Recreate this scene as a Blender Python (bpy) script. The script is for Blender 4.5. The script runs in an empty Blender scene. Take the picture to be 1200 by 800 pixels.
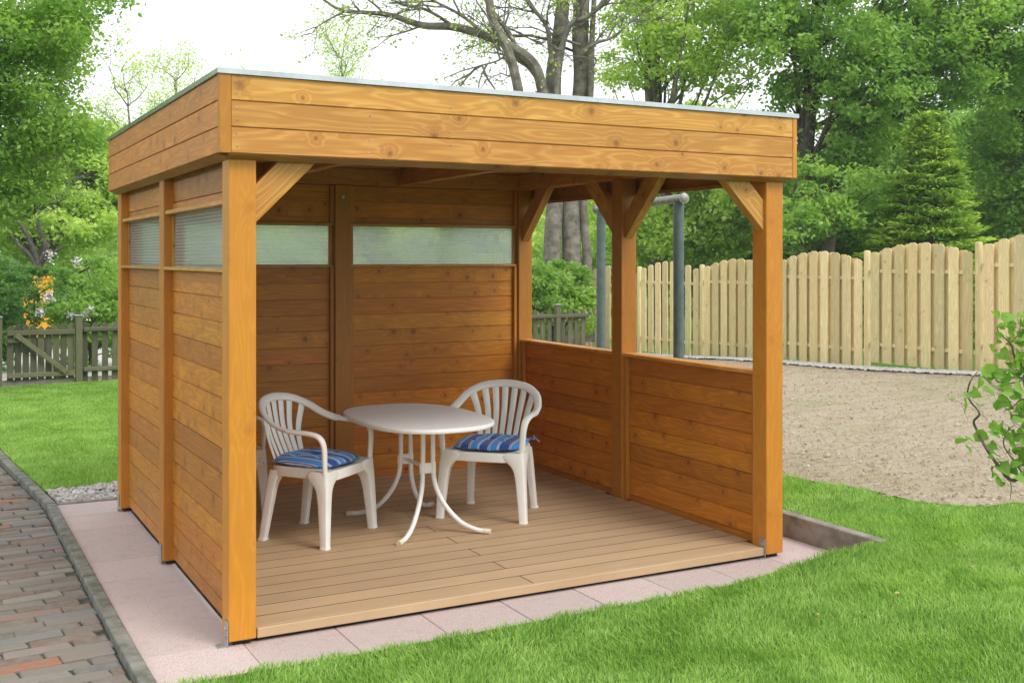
import bpy, bmesh, math, random
import numpy as np
from mathutils import Vector, Matrix
random.seed(7); RNG = np.random.default_rng(7)
R = math.radians
SC = bpy.context.scene
COL = SC.collection

# ------------------------------------------------------------------ camera, sky, sun, exposure
CAM = (-1.172, -4.760, 1.667)
FWD = (0.472, 0.8815); RGT = (0.8815, -0.472); F = 1299.0; CX = 600.0; HY = 303.0
cd = bpy.data.cameras.new('camera'); cam = bpy.data.objects.new('camera', cd); COL.objects.link(cam)
cam.location = CAM
cam.rotation_euler = (R(90), 0, -math.atan2(FWD[0], FWD[1]))
cd.sensor_width = 36.0; cd.lens = 36.0 * F / 1200.0
cd.shift_y = -(400 - HY) / 1200.0
cd.clip_start = 0.05; cd.clip_end = 5000
SC.camera = cam
SUN_EL, SUN_AZ = 48.0, -28.0          # azimuth measured from -Y (the open front) towards +X
w = bpy.data.worlds.new('World'); SC.world = w; w.use_nodes = True
nt = w.node_tree; nt.nodes.clear()
out = nt.nodes.new('ShaderNodeOutputWorld'); bg = nt.nodes.new('ShaderNodeBackground')
sky = nt.nodes.new('ShaderNodeTexSky'); sky.sky_type = 'NISHITA'; sky.sun_disc = False
sun_dir = Vector((math.sin(R(-SUN_AZ)) * math.cos(R(SUN_EL)), -math.cos(R(SUN_AZ)) * math.cos(R(SUN_EL)), math.sin(R(SUN_EL))))
sky.sun_elevation = R(SUN_EL); sky.sun_rotation = math.atan2(sun_dir.x, sun_dir.y)
sky.dust_density = 5; sky.air_density = 1.0
mx = nt.nodes.new('ShaderNodeMixRGB'); mx.inputs['Fac'].default_value = 0.9      # closed bright cloud cover over the clear sky
mx.inputs['Color2'].default_value = (10.3, 10.45, 10.8, 1)
nt.links.new(sky.outputs[0], mx.inputs['Color1']); nt.links.new(mx.outputs[0], bg.inputs['Color'])
bg.inputs['Strength'].default_value = 0.1
nt.links.new(bg.outputs[0], out.inputs['Surface'])
sd = bpy.data.lights.new('sun', 'SUN'); so = bpy.data.objects.new('sun', sd); COL.objects.link(so)
sd.energy = 1.5; sd.angle = R(24); sd.color = (1.0, 0.95, 0.87)
so.rotation_euler = (-sun_dir).to_track_quat('-Z', 'Y').to_euler()
vs = SC.view_settings; vs.view_transform = 'Standard'; vs.look = 'None'; vs.exposure = 0.68; vs.gamma = 1.0; vs.use_curve_mapping = False

def P(px, Z, z=None, py=None):
    """world point seen at pixel column px at distance Z; height z, or the height of pixel row py"""
    x = (px - CX) / F * Z
    if z is None: z = CAM[2] + (HY - py) / F * Z
    return Vector((CAM[0] + RGT[0] * x + FWD[0] * Z, CAM[1] + RGT[1] * x + FWD[1] * Z, z))
def smooth(a, b, x):
    t = np.clip((x - a) / (b - a), 0, 1); return t * t * (3 - 2 * t)
def H(x, y):
    x = np.asarray(x, float); y = np.asarray(y, float)
    base = 0.018 + 0.10 * smooth(2.3, 3.45, x)
    far = 0.44 - 0.0415 * np.clip(y, 0, 16)
    wgt = smooth(4.6, 10.2, x)
    left = -0.15 * smooth(7, 12, y) * (1 - smooth(1.5, 5, x))
    return base * (1 - wgt) + far * wgt + left * 0 + 0.012 * np.sin(x * 1.7 + 0.6) * np.sin(y * 1.3) * smooth(0.0, 1.0, np.abs(x) + np.abs(y + 1))
def Hf(x, y): return float(H(x, y))

# ------------------------------------------------------------------ objects
def tag(o, label=None, cat=None, group=None, kind=None, category=None):
    cat = cat or category
    if label: o['label'] = label
    if cat: o['category'] = cat
    if group: o['group'] = group
    if kind: o['kind'] = kind
    return o
def empty(name, loc=(0, 0, 0), rz=0, **k):
    o = bpy.data.objects.new(name, None); COL.objects.link(o); o.location = loc; o.rotation_euler = (0, 0, rz)
    o.empty_display_size = 0.1
    return tag(o, **k)
def link(name, me, mat=None, parent=None, loc=(0, 0, 0), rot=(0, 0, 0), **k):
    if mat is not None and not me.materials: me.materials.append(mat)
    o = bpy.data.objects.new(name, me); COL.objects.link(o)
    o.location = loc; o.rotation_euler = rot
    if parent is not None: o.parent = parent
    return tag(o, **k)
def np_mesh(name, V, faces, smooth_=False, tint=None):
    """V (n,3); faces: list of int arrays (m,k)"""
    me = bpy.data.meshes.new(name)
    V = np.ascontiguousarray(V, np.float32)
    me.vertices.add(len(V)); me.vertices.foreach_set('co', V.ravel())
    idx = np.concatenate([f.ravel() for f in faces]).astype(np.int32)
    tot = np.concatenate([np.full(len(f), f.shape[1]) for f in faces]).astype(np.int32)
    st = np.concatenate([[0], np.cumsum(tot)[:-1]]).astype(np.int32)
    me.loops.add(len(idx)); me.loops.foreach_set('vertex_index', idx)
    me.polygons.add(len(tot)); me.polygons.foreach_set('loop_start', st); me.polygons.foreach_set('loop_total', tot)
    if smooth_: me.polygons.foreach_set('use_smooth', np.ones(len(tot), bool))
    if tint is not None:
        a = me.attributes.new('tint', 'FLOAT', 'POINT'); a.data.foreach_set('value', np.ascontiguousarray(tint, np.float32))
    me.update(calc_edges=True); me.validate()
    return me
_boxes = {}
def box_mesh(dx, dy, dz, bev=0.003, seg=1):
    key = (round(dx, 4), round(dy, 4), round(dz, 4), bev, seg)
    return key
def box(name, size, center, mat, parent=None, rot=(0, 0, 0), bev=0.003, seg=1, **k):
    key = (round(size[0], 4), round(size[1], 4), round(size[2], 4), bev, seg, mat.name)
    me = _boxes.get(key)
    if me is None:
        bm = bmesh.new(); bmesh.ops.create_cube(bm, size=1.0)
        bmesh.ops.scale(bm, vec=size, verts=bm.verts)
        if bev > 0: bmesh.ops.bevel(bm, geom=bm.edges[:], offset=bev, segments=seg, affect='EDGES', profile=0.5)
        me = bpy.data.meshes.new(name); bm.to_mesh(me); bm.free(); me.materials.append(mat); _boxes[key] = me
    return link(name, me, None, parent, center, rot, **k)
class MB:
    def __init__(s): s.v = []; s.f = []
    def ring_tube(s, pts, rads, n=8, cap=True):
        pts = [Vector(p) for p in pts]; m = len(pts)
        if not hasattr(rads, '__len__'): rads = [rads] * m
        up = Vector((0.13, 0.31, 0.94)); b0 = len(s.v); prev = None
        for i, p in enumerate(pts):
            t = (pts[min(i + 1, m - 1)] - pts[max(i - 1, 0)]).normalized()
            if prev is None:
                a = t.cross(up)
                if a.length < 0.1: a = t.cross(Vector((1, 0, 0)))
                a.normalize()
            else:
                a = (prev - t * prev.dot(t)); a.normalize()
            prev = a; b = t.cross(a)
            for j in range(n):
                an = 2 * math.pi * j / n
                s.v.append(p + (a * math.cos(an) + b * math.sin(an)) * rads[i])
        for i in range(m - 1):
            for j in range(n):
                s.f.append((b0 + i * n + j, b0 + i * n + (j + 1) % n, b0 + (i + 1) * n + (j + 1) % n, b0 + (i + 1) * n + j))
        if cap:
            s.f.append(tuple(b0 + j for j in range(n))[::-1]); s.f.append(tuple(b0 + (m - 1) * n + j for j in range(n)))
    def loft(s, rings, cap=True, closed=False):
        n = len(rings[0]); b0 = len(s.v)
        for r in rings: s.v += [Vector(p) for p in r]
        m = len(rings)
        for i in range(m if closed else m - 1):
            i2 = (i + 1) % m
            for j in range(n):
                s.f.append((b0 + i * n + j, b0 + i * n + (j + 1) % n, b0 + i2 * n + (j + 1) % n, b0 + i2 * n + j))
        if cap and not closed:
            s.f.append(tuple(b0 + j for j in range(n))[::-1]); s.f.append(tuple(b0 + (m - 1) * n + j for j in range(n)))
    def box(s, c, sz, rot=None):
        b0 = len(s.v)
        for dx in (-.5, .5):
            for dy in (-.5, .5):
                for dz in (-.5, .5):
                    q = Vector((dx * sz[0], dy * sz[1], dz * sz[2]))
                    if rot is not None: q = rot @ q
                    s.v.append(Vector(c) + q)
        for f in ((0, 1, 3, 2), (4, 6, 7, 5), (0, 4, 5, 1), (2, 3, 7, 6), (0, 2, 6, 4), (1, 5, 7, 3)):
            s.f.append(tuple(b0 + i for i in f))
    def prism(s, poly, axis, a, b):
        """poly = list of 2D points; axis 'x','y','z' extruded a..b"""
        def mk(p, t):
            return {'x': (t, p[0], p[1]), 'y': (p[0], t, p[1]), 'z': (p[0], p[1], t)}[axis]
        s.loft([[mk(p, a) for p in poly], [mk(p, b) for p in poly]])
    def build(s, name, mat, parent=None, smooth_=False, bev=0, loc=(0, 0, 0), rot=(0, 0, 0), **k):
        me = bpy.data.meshes.new(name); me.from_pydata([tuple(v) for v in s.v], [], s.f)
        bm = bmesh.new(); bm.from_mesh(me)
        bmesh.ops.recalc_face_normals(bm, faces=bm.faces)
        if bev: bmesh.ops.bevel(bm, geom=[e for e in bm.edges if len(e.link_faces) == 2 and e.calc_face_angle(0) > 0.6], offset=bev, segments=2, affect='EDGES', profile=0.6)
        bm.to_mesh(me); bm.free()
        if smooth_:
            me.polygons.foreach_set('use_smooth', [True] * len(me.polygons))
            me.set_sharp_from_angle(angle=R(45))
        return link(name, me, mat, parent, loc, rot, **k)
def catmull(pts, k=8):
    pts = [Vector(p) for p in pts]; o = []
    q = [pts[0] * 2 - pts[1]] + pts + [pts[-1] * 2 - pts[-2]]
    for i in range(1, len(q) - 2):
        for j in range(k):
            t = j / k; a, b, c, d = q[i - 1:i + 3]
            o.append(0.5 * ((2 * b) + (c - a) * t + (2 * a - 5 * b + 4 * c - d) * t * t + (3 * b - a - 3 * c + d) * t ** 3))
    o.append(pts[-1]); return o
def lerp_list(vals, n):
    return list(np.interp(np.linspace(0, len(vals) - 1, n), range(len(vals)), vals))

# ------------------------------------------------------------------ materials
class NG:
    def __init__(s, name):
        s.m = bpy.data.materials.new(name); s.m.use_nodes = True; s.t = s.m.node_tree; s.t.nodes.clear()
        s.out = s.n('ShaderNodeOutputMaterial')
    def n(s, typ, **k):
        nd = s.t.nodes.new(typ)
        for a, b in k.items(): setattr(nd, a, b)
        return nd
    def l(s, a, b): s.t.links.new(a, b)
    def setin(s, sock, v):
        if isinstance(v, bpy.types.NodeSocket): s.l(v, sock)
        elif hasattr(v, '__len__') and len(v) == 3 and sock.type == 'RGBA': sock.default_value = (*v, 1)
        else: sock.default_value = v
    def math(s, op, a, b=0.0, c=None, clamp=False):
        nd = s.n('ShaderNodeMath', operation=op, use_clamp=clamp)
        s.setin(nd.inputs[0], a); s.setin(nd.inputs[1], b)
        if c is not None: s.setin(nd.inputs[2], c)
        return nd.outputs[0]
    def mix(s, f, a, b, mode='MIX'):
        nd = s.n('ShaderNodeMixRGB', blend_type=mode)
        s.setin(nd.inputs[0], f); s.setin(nd.inputs[1], a); s.setin(nd.inputs[2], b); return nd.outputs[0]
    def noise(s, vec, scale, detail=3, rough=0.5, dist=0.0):
        nd = s.n('ShaderNodeTexNoise'); s.l(vec, nd.inputs['Vector'])
        nd.inputs['Scale'].default_value = scale; nd.inputs['Detail'].default_value = detail
        nd.inputs['Roughness'].default_value = rough; nd.inputs['Distortion'].default_value = dist
        return nd.outputs['Fac']
    def ramp(s, f, stops):
        nd = s.n('ShaderNodeValToRGB'); s.setin(nd.inputs[0], f); cr = nd.color_ramp
        while len(cr.elements) < len(stops): cr.elements.new(0.5)
        for e, (p, c) in zip(cr.elements, stops):
            e.position = p; e.color = (*c, 1) if hasattr(c, '__len__') else (c, c, c, 1)
        return nd.outputs[0]
    def vec(s, kind='Object'): return s.n('ShaderNodeTexCoord').outputs[kind]
    def pos(s): return s.n('ShaderNodeNewGeometry').outputs['Position']
    def comb(s, x, y, z):
        nd = s.n('ShaderNodeCombineXYZ')
        for i, v in enumerate((x, y, z)): s.setin(nd.inputs[i], v)
        return nd.outputs[0]
    def sep(s, v):
        nd = s.n('ShaderNodeSeparateXYZ'); s.l(v, nd.inputs[0]); return nd.outputs
    def bsdf(s, color, rough=0.6, spec=0.4, bump=None, bstr=0.3, bdist=0.01, **k):
        p = s.n('ShaderNodeBsdfPrincipled'); s.setin(p.inputs['Base Color'], color); s.setin(p.inputs['Roughness'], rough)
        p.inputs['Specular IOR Level'].default_value = spec
        for a, b in k.items(): s.setin(p.inputs[a.replace('_', ' ')], b)
        if bump is not None:
            bn = s.n('ShaderNodeBump'); bn.inputs['Strength'].default_value = bstr; bn.inputs['Distance'].default_value = bdist
            s.l(bump, bn.inputs['Height']); s.l(bn.outputs[0], p.inputs['Normal'])
        return p
    def done(s, sh): s.l(sh.outputs[0] if hasattr(sh, 'outputs') else sh, s.out.inputs['Surface']); return s.m

def wood_mat(name, light, dark, knotc, rough=0.42, rings=0.55, kn=1.0, streak=.3, pale=None, kd=4.3, kg=.5):
    pale = pale or tuple(min(1, v * 1.28) for v in light)
    g = NG(name); oi = g.n('ShaderNodeObjectInfo'); rnd = oi.outputs['Random']
    x, y, z = g.sep(g.vec())
    X = g.math('MULTIPLY_ADD', rnd, 37.0, x); V = g.math('MULTIPLY_ADD', rnd, 13.7, g.math('ADD', y, z))
    # knots
    kv = g.comb(X, V, 0.0)
    vo = g.n('ShaderNodeTexVoronoi', voronoi_dimensions='2D'); g.l(kv, vo.inputs['Vector']); vo.inputs['Scale'].default_value = kd
    csep = g.sep(vo.outputs['Color']); gate = g.math('GREATER_THAN', csep[0], kg); d = g.math('MULTIPLY', vo.outputs['Distance'], g.math('MULTIPLY_ADD', csep[1], 1.5, 0.75))
    wobble = g.noise(kv, 45, 3, 0.7)
    dk = g.math('ADD', d, g.math('MULTIPLY', wobble, 0.12))
    knot = g.math('MULTIPLY', g.ramp(dk, [(0.0, 1.0), (0.085, 0.9), (0.17, 0.0)]), gate)
    halo = g.math('MULTIPLY', g.ramp(d, [(0.0, 1.0), (0.55, 0.0)]), gate)
    low = g.noise(g.comb(g.math('MULTIPLY', X, 1.25), g.math('MULTIPLY', V, 10.0), 0.0), 1.0, 2.5, 0.45)
    ph = g.math('ADD', g.math('MULTIPLY', low, 62.0), g.math('MULTIPLY', V, 110.0))
    ph = g.math('ADD', ph, g.math('MULTIPLY', g.math('MULTIPLY', halo, halo), g.math('MULTIPLY_ADD', wobble, 22.0, 6.0)))
    ring = g.math('MULTIPLY_ADD', g.math('SINE', ph), 0.5, 0.5)
    thin = g.math('POWER', ring, 4.0)
    ring = g.math('SUBTRACT', 1.0, g.math('POWER', ring, 0.8))
    fib = g.noise(g.comb(g.math('MULTIPLY', X, 5.0), g.math('MULTIPLY', V, 260.0), 0.0), 1.0, 3, 0.6)
    blot = g.noise(g.comb(g.math('MULTIPLY', X, 2.0), g.math('MULTIPLY', V, 9.0), 3.3), 1.0, 3, 0.6)
    c = g.mix(g.math('MULTIPLY', ring, rings * .6), light, dark)
    c = g.mix(g.math('MULTIPLY', thin, rings), c, pale)
    c = g.mix(g.ramp(blot, [(0.35, 0.0), (0.7, 0.35)]), c, dark)
    st = g.noise(g.comb(g.math('MULTIPLY', X, 1.3), g.math('MULTIPLY', V, 75.0), 7.0), 1.0, 4, 0.6)
    c = g.mix(g.ramp(st, [(0.42, 0.0), (0.68, streak)]), c, dark)
    c = g.mix(g.math('MULTIPLY', fib, 0.28), c, g.mix(0.5, dark, knotc))
    c = g.mix(g.math('MULTIPLY', g.math('MULTIPLY', halo, halo), 0.55 * kn), c, dark)
    c = g.mix(g.math('MULTIPLY', knot, 0.55 * kn), c, knotc)
    hs = g.n('ShaderNodeHueSaturation'); g.l(c, hs.inputs['Color'])
    g.l(g.math('MULTIPLY_ADD', rnd, 0.34, 0.84), hs.inputs['Value'])
    r2 = g.math('FRACT', g.math('MULTIPLY', rnd, 17.3))
    g.l(g.math('MULTIPLY_ADD', r2, 0.010, 0.497), hs.inputs['Hue'])
    c = g.mix(1.0, hs.outputs[0], oi.outputs['Color'], 'MULTIPLY')
    # nail heads / fine scuffs
    h = g.math('ADD', g.math('MULTIPLY', fib, 0.6), g.math('MULTIPLY', ring, 0.3))
    return g.done(g.bsdf(c, g.math('MULTIPLY_ADD', fib, 0.25, rough - 0.1), 0.45, h, 0.35, 0.0012))
M = {}
M['wood'] = wood_mat('stained_spruce', (0.56, 0.275, 0.055), (0.34, 0.135, 0.018), (0.14, 0.048, 0.010), rings=0.60, kn=1.3, kd=4.8, kg=.4, pale=(0.68, 0.38, 0.105))
M['wall'] = wood_mat('stained_cladding', (0.60, 0.232, 0.020), (0.31, 0.098, 0.007), (0.085, 0.026, 0.004), rings=0.50, kn=1.35, kd=5.6, kg=.42)
M['post'] = wood_mat('stained_post', (0.50, 0.212, 0.024), (0.38, 0.145, 0.012), (0.17, 0.055, 0.010), kn=0.5, rings=0.35)
M['fence'] = wood_mat('impregnated_pine', (0.78, 0.65, 0.37), (0.60, 0.475, 0.245), (0.26, 0.17, 0.07), rough=0.75, rings=0.55, streak=.5)
M['oldwood'] = wood_mat('weathered_wood', (0.125, 0.125, 0.075), (0.07, 0.08, 0.04), (0.07, 0.07, 0.045), rough=0.85, rings=0.5)

def simple(name, c1, c2, scale, rough=0.7, bstr=0.3, bdist=0.004, spec=0.3, detail=4, src='pos', lo=0.35, hi=0.65, tintobj=False, **k):
    g = NG(name); v = g.pos() if src == 'pos' else g.vec()
    n = g.noise(v, scale, detail, 0.6)
    c = g.mix(g.ramp(n, [(lo, 0.0), (hi, 1.0)]), c1, c2)
    if tintobj: c = g.mix(1.0, c, g.n('ShaderNodeObjectInfo').outputs['Color'], 'MULTIPLY')
    return g.done(g.bsdf(c, rough, spec, n, bstr, bdist, **k))
def deck_mat():
    g = NG('composite_decking'); rnd = g.n('ShaderNodeObjectInfo').outputs['Random']
    x, y, z = g.sep(g.vec())
    streak = g.noise(g.comb(g.math('MULTIPLY_ADD', rnd, 31.0, g.math('MULTIPLY', x, 1.6)), g.math('MULTIPLY', y, 60.0), 0.0), 1.0, 4, 0.65)
    groove = g.math('SINE', g.math('MULTIPLY', y, 2 * math.pi / 0.0075))
    blot = g.noise(g.comb(g.math('ADD', x, g.math('MULTIPLY', rnd, 9.0)), y, 1.0), 3.0, 3)
    c = g.mix(streak, (0.33, 0.215, 0.120), (0.55, 0.39, 0.23))
    c = g.mix(g.ramp(blot, [(0.4, 0.0), (0.75, 0.35)]), c, (0.33, 0.24, 0.155))
    hs = g.n('ShaderNodeHueSaturation'); g.l(c, hs.inputs['Color']); g.l(g.math('MULTIPLY_ADD', rnd, 0.14, 0.93), hs.inputs['Value'])
    return g.done(g.bsdf(hs.outputs[0], 0.62, 0.3, g.math('ADD', groove, streak), 0.35, 0.0012))
M['deck'] = deck_mat()
def paver_mat():
    g = NG('pink_concrete'); v = g.pos()
    n = g.noise(v, 170, 3, 0.75); n2 = g.noise(v, 2.2, 4, 0.6); rnd = g.n('ShaderNodeObjectInfo').outputs['Random']
    c = g.mix(g.ramp(n, [(0.38, 0.0), (0.62, 1.0)]), (0.34, 0.255, 0.24), (0.58, 0.49, 0.465))
    c = g.mix(g.ramp(n2, [(0.35, 0.0), (0.7, 0.45)]), c, (0.44, 0.38, 0.36))
    n5 = g.noise(v, 14, 6, 0.75)
    c = g.mix(g.ramp(n5, [(0.52, 0.0), (0.72, 0.35)]), c, (0.24, 0.20, 0.17))
    hs = g.n('ShaderNodeHueSaturation'); g.l(c, hs.inputs['Color']); g.l(g.math('MULTIPLY_ADD', rnd, 0.12, 0.96), hs.inputs['Value'])
    return g.done(g.bsdf(hs.outputs[0], 0.85, 0.25, n, 0.4, 0.0015))
M['paver'] = paver_mat()
def brick_mat():
    g = NG('old_brick'); oi = g.n('ShaderNodeObjectInfo'); v = g.pos()
    n = g.noise(v, 22, 4, 0.65); n2 = g.noise(v, 150, 3, 0.6)
    c = g.mix(g.ramp(n, [(0.42, 0.0), (0.66, 0.8)]), oi.outputs['Color'], (0.20, 0.195, 0.165))
    c = g.mix(g.math('MULTIPLY', n2, 0.5), c, g.mix(0.5, c, (0.07, 0.065, 0.055)))
    return g.done(g.bsdf(c, 0.85, 0.25, g.math('ADD', n, g.math('MULTIPLY', n2, 0.4)), 0.6, 0.006))
M['brick'] = brick_mat()
M['concrete'] = simple('weathered_concrete', (0.17, 0.155, 0.125), (0.31, 0.29, 0.245), 9, 0.9, 0.5, 0.006, detail=7)
M['kerb'] = simple('mossy_kerb_concrete', (0.10, 0.105, 0.08), (0.22, 0.215, 0.19), 12, 0.9, 0.5, 0.006, detail=7)
M['joint'] = simple('joint_sand', (0.075, 0.075, 0.055), (0.17, 0.165, 0.14), 40, 0.95, 0.8, 0.01, detail=6)
M['path_joint'] = simple('dark_joint_sand', (0.035, 0.035, 0.026), (0.10, 0.10, 0.08), 30, 0.95, 0.8, 0.01, detail=6)
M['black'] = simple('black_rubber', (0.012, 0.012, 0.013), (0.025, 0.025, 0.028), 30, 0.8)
M['zinc'] = simple('galvanised_steel', (0.36, 0.38, 0.39), (0.56, 0.58, 0.60), 35, 0.38, 0.1, 0.001, Metallic=0.85)
M['trim'] = simple('roof_edge_metal', (0.42, 0.47, 0.46), (0.54, 0.60, 0.60), 6, 0.22, 0.1, 0.001, Metallic=0.95)
M['roof'] = simple('roof_felt', (0.09, 0.10, 0.09), (0.13, 0.14, 0.12), 30, 0.9)
M['plastic'] = simple('white_resin', (0.76, 0.755, 0.72), (0.84, 0.835, 0.81), 5, 0.42, 0.05, 0.001, spec=0.45, src='obj', detail=3, Subsurface_Weight=0.0)
M['tabletop'] = simple('white_tabletop', (0.74, 0.735, 0.72), (0.81, 0.80, 0.79), 120, 0.45, 0.15, 0.0006, spec=0.4, src='obj')
M['enamel'] = simple('white_enamel', (0.72, 0.72, 0.70), (0.80, 0.80, 0.79), 9, 0.28, 0.0, 0.001, spec=0.5, src='obj')
M['cap'] = simple('ivory_cap', (0.60, 0.56, 0.42), (0.66, 0.62, 0.50), 20, 0.5)
M['greysteel'] = simple('green_grey_paint', (0.085, 0.125, 0.125), (0.12, 0.165, 0.16), 14, 0.5, 0.2, 0.002)
M['oldsteel'] = simple('worn_galvanised_tube', (0.20, 0.22, 0.22), (0.36, 0.36, 0.33), 26, 0.5, 0.3, 0.002, Metallic=0.5)
M['bark'] = simple('grey_bark', (0.105, 0.095, 0.075), (0.25, 0.235, 0.195), 7, 0.9, 0.9, 0.03, detail=8)
M['darkbark'] = simple('dark_bark', (0.05, 0.045, 0.035), (0.11, 0.10, 0.08), 9, 0.9, 0.9, 0.03, detail=8)
M['twig'] = simple('brown_twig', (0.10, 0.08, 0.06), (0.19, 0.16, 0.12), 60, 0.8, 0.4, 0.002)
M['yellow'] = simple('yellow_orange_paint', (0.75, 0.34, 0.02), (0.80, 0.42, 0.03), 4, 0.5)
M['petal'] = simple('white_lilac_petals', (0.60, 0.55, 0.58), (0.78, 0.75, 0.74), 9, 0.7)
M['paleroad'] = simple('pale_road', (0.36, 0.35, 0.33), (0.50, 0.49, 0.47), 3, 0.9)
M['dryleaf'] = simple('dry_leaf', (0.34, 0.22, 0.10), (0.44, 0.31, 0.16), 60, 0.8)

def pane_mat():
    g = NG('ribbed_polycarbonate')
    a = g.bsdf((0.95, 0.98, 0.97), 0.13, 0.5, Transmission_Weight=1.0, IOR=1.03)
    t = g.n('ShaderNodeBsdfTranslucent'); t.inputs[0].default_value = (0.93, 0.97, 0.98, 1)
    m_ = g.n('ShaderNodeMixShader'); m_.inputs[0].default_value = 0.27; g.l(a.outputs[0], m_.inputs[1]); g.l(t.outputs[0], m_.inputs[2])
    gl = g.n('ShaderNodeBsdfGlossy'); gl.inputs['Roughness'].default_value = 0.15; gl.inputs['Color'].default_value = (1, 1, 1, 1)
    m2 = g.n('ShaderNodeMixShader'); m2.inputs[0].default_value = 0.06; g.l(m_.outputs[0], m2.inputs[1]); g.l(gl.outputs[0], m2.inputs[2])
    return g.done(m2)
M['pane'] = pane_mat()
def rib_mat():
    g = NG('polycarbonate_web')
    t = g.n('ShaderNodeBsdfTranslucent'); t.inputs[0].default_value = (0.75, 0.80, 0.80, 1)
    d = g.n('ShaderNodeBsdfDiffuse'); d.inputs[0].default_value = (0.62, 0.66, 0.68, 1)
    m_ = g.n('ShaderNodeMixShader'); g.l(t.outputs[0], m_.inputs[1]); g.l(d.outputs[0], m_.inputs[2])
    return g.done(m_)
M['rib'] = rib_mat()
def leaf_mat(name, c1, c2, c3, trans=0.42, rough=0.5, pn=0.6, pamp=1.1):
    g = NG(name); at = g.n('ShaderNodeAttribute', attribute_name='tint').outputs['Fac']
    n = g.noise(g.pos(), pn, 2)
    f = g.math('ADD', g.math('MULTIPLY', at, 0.75), g.math('MULTIPLY', g.math('SUBTRACT', n, 0.5), pamp), clamp=True)
    c = g.ramp(f, [(0.0, c1), (0.45, c2), (1.0, c3)])
    p = g.bsdf(c, rough, 0.35)
    tr = g.n('ShaderNodeBsdfTranslucent')
    g.l(g.mix(1.0, g.mix(0.0, c, c), (1.15, 1.25, 0.70), 'MULTIPLY'), tr.inputs[0])
    m_ = g.n('ShaderNodeMixShader'); m_.inputs[0].default_value = trans
    g.l(p.outputs[0], m_.inputs[1]); g.l(tr.outputs[0], m_.inputs[2]); return g.done(m_)
M['leaf'] = leaf_mat('broad_leaf', (0.17, 0.33, 0.07), (0.31, 0.49, 0.11), (0.54, 0.69, 0.20), trans=.54)
M['leaf_pale'] = leaf_mat('young_leaf', (0.36, 0.50, 0.12), (0.54, 0.68, 0.18), (0.72, 0.82, 0.30), trans=.54)
M['leaf_young'] = leaf_mat('spring_leaf', (0.28, 0.42, 0.06), (0.42, 0.58, 0.10), (0.55, 0.70, 0.18))
M['leaf_dark'] = leaf_mat('shrub_leaf', (0.07, 0.18, 0.035), (0.13, 0.28, 0.055), (0.22, 0.40, 0.08), trans=0.45)
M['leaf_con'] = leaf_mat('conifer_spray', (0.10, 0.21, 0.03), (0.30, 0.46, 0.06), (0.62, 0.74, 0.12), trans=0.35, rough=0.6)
M['leaf_sap'] = leaf_mat('hazel_leaf', (0.14, 0.30, 0.035), (0.22, 0.42, 0.06), (0.34, 0.54, 0.10), trans=.5)
M['blade'] = leaf_mat('grass_blade', (0.15, 0.31, 0.045), (0.32, 0.53, 0.10), (0.64, 0.78, 0.32), trans=0.42, pn=2.6, pamp=.7)
def turf_mat():
    g = NG('turf'); v = g.pos(); n = g.noise(v, 90, 4, 0.7); n2 = g.noise(v, 1.4, 4)
    c = g.mix(g.ramp(n, [(0.3, 0.0), (0.7, 1.0)]), (0.05, 0.13, 0.016), (0.12, 0.26, 0.03))
    c = g.mix(g.math('MULTIPLY', n2, 0.4), c, (0.12, 0.24, 0.04))
    return g.done(g.bsdf(c, 0.9, 0.2, n, 1.0, 0.02))
M['turf'] = turf_mat()
def soil_mat():
    g = NG('dry_soil'); v = g.pos(); n = g.noise(v, 3.0, 8, 0.72); n2 = g.noise(v, 45, 5, 0.7); n3 = g.noise(v, 0.7, 3)
    c = g.mix(g.ramp(n2, [(0.35, 0.0), (0.62, 1.0)]), (0.29, 0.24, 0.165), (0.48, 0.42, 0.32))
    c = g.mix(g.ramp(n, [(0.50, 0.0), (0.66, 0.5)]), c, (0.30, 0.235, 0.15))
    n4 = g.noise(g.comb(g.math('MULTIPLY', g.sep(v)[0], 2.0), g.math('MULTIPLY', g.sep(v)[1], 7.0), 0.0), 1.6, 5, 0.7)
    c = g.mix(g.ramp(n4, [(0.50, 0.0), (0.62, 0.45)]), c, (0.24, 0.19, 0.13))
    c = g.mix(g.ramp(n3, [(0.50, 0.0), (0.66, 0.30)]), c, (0.20, 0.25, 0.08))
    return g.done(g.bsdf(c, 0.95, 0.15, g.math('ADD', n, g.math('MULTIPLY', n2, 0.5)), 1.0, 0.03))
M['soil'] = soil_mat()
def stone_mat():
    g = NG('pale_pebbles'); at = g.n('ShaderNodeAttribute', attribute_name='tint').outputs['Fac']; n = g.noise(g.pos(), 120, 3)
    c = g.ramp(at, [(0.0, (0.20, 0.19, 0.17)), (0.4, (0.38, 0.36, 0.33)), (1.0, (0.66, 0.64, 0.60))])
    return g.done(g.bsdf(g.mix(g.math('MULTIPLY', n, 0.3), c, (0.25, 0.23, 0.2)), 0.8, 0.3))
M['stone'] = stone_mat()
def clod_mat():
    g = NG('soil_clod'); at = g.n('ShaderNodeAttribute', attribute_name='tint').outputs['Fac']
    return g.done(g.bsdf(g.ramp(at, [(0.0, (0.24, 0.185, 0.12)), (0.9, (0.46, 0.39, 0.28)), (1.0, (0.54, 0.49, 0.41))]), 0.95, 0.15))
M['clod'] = clod_mat()
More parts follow.
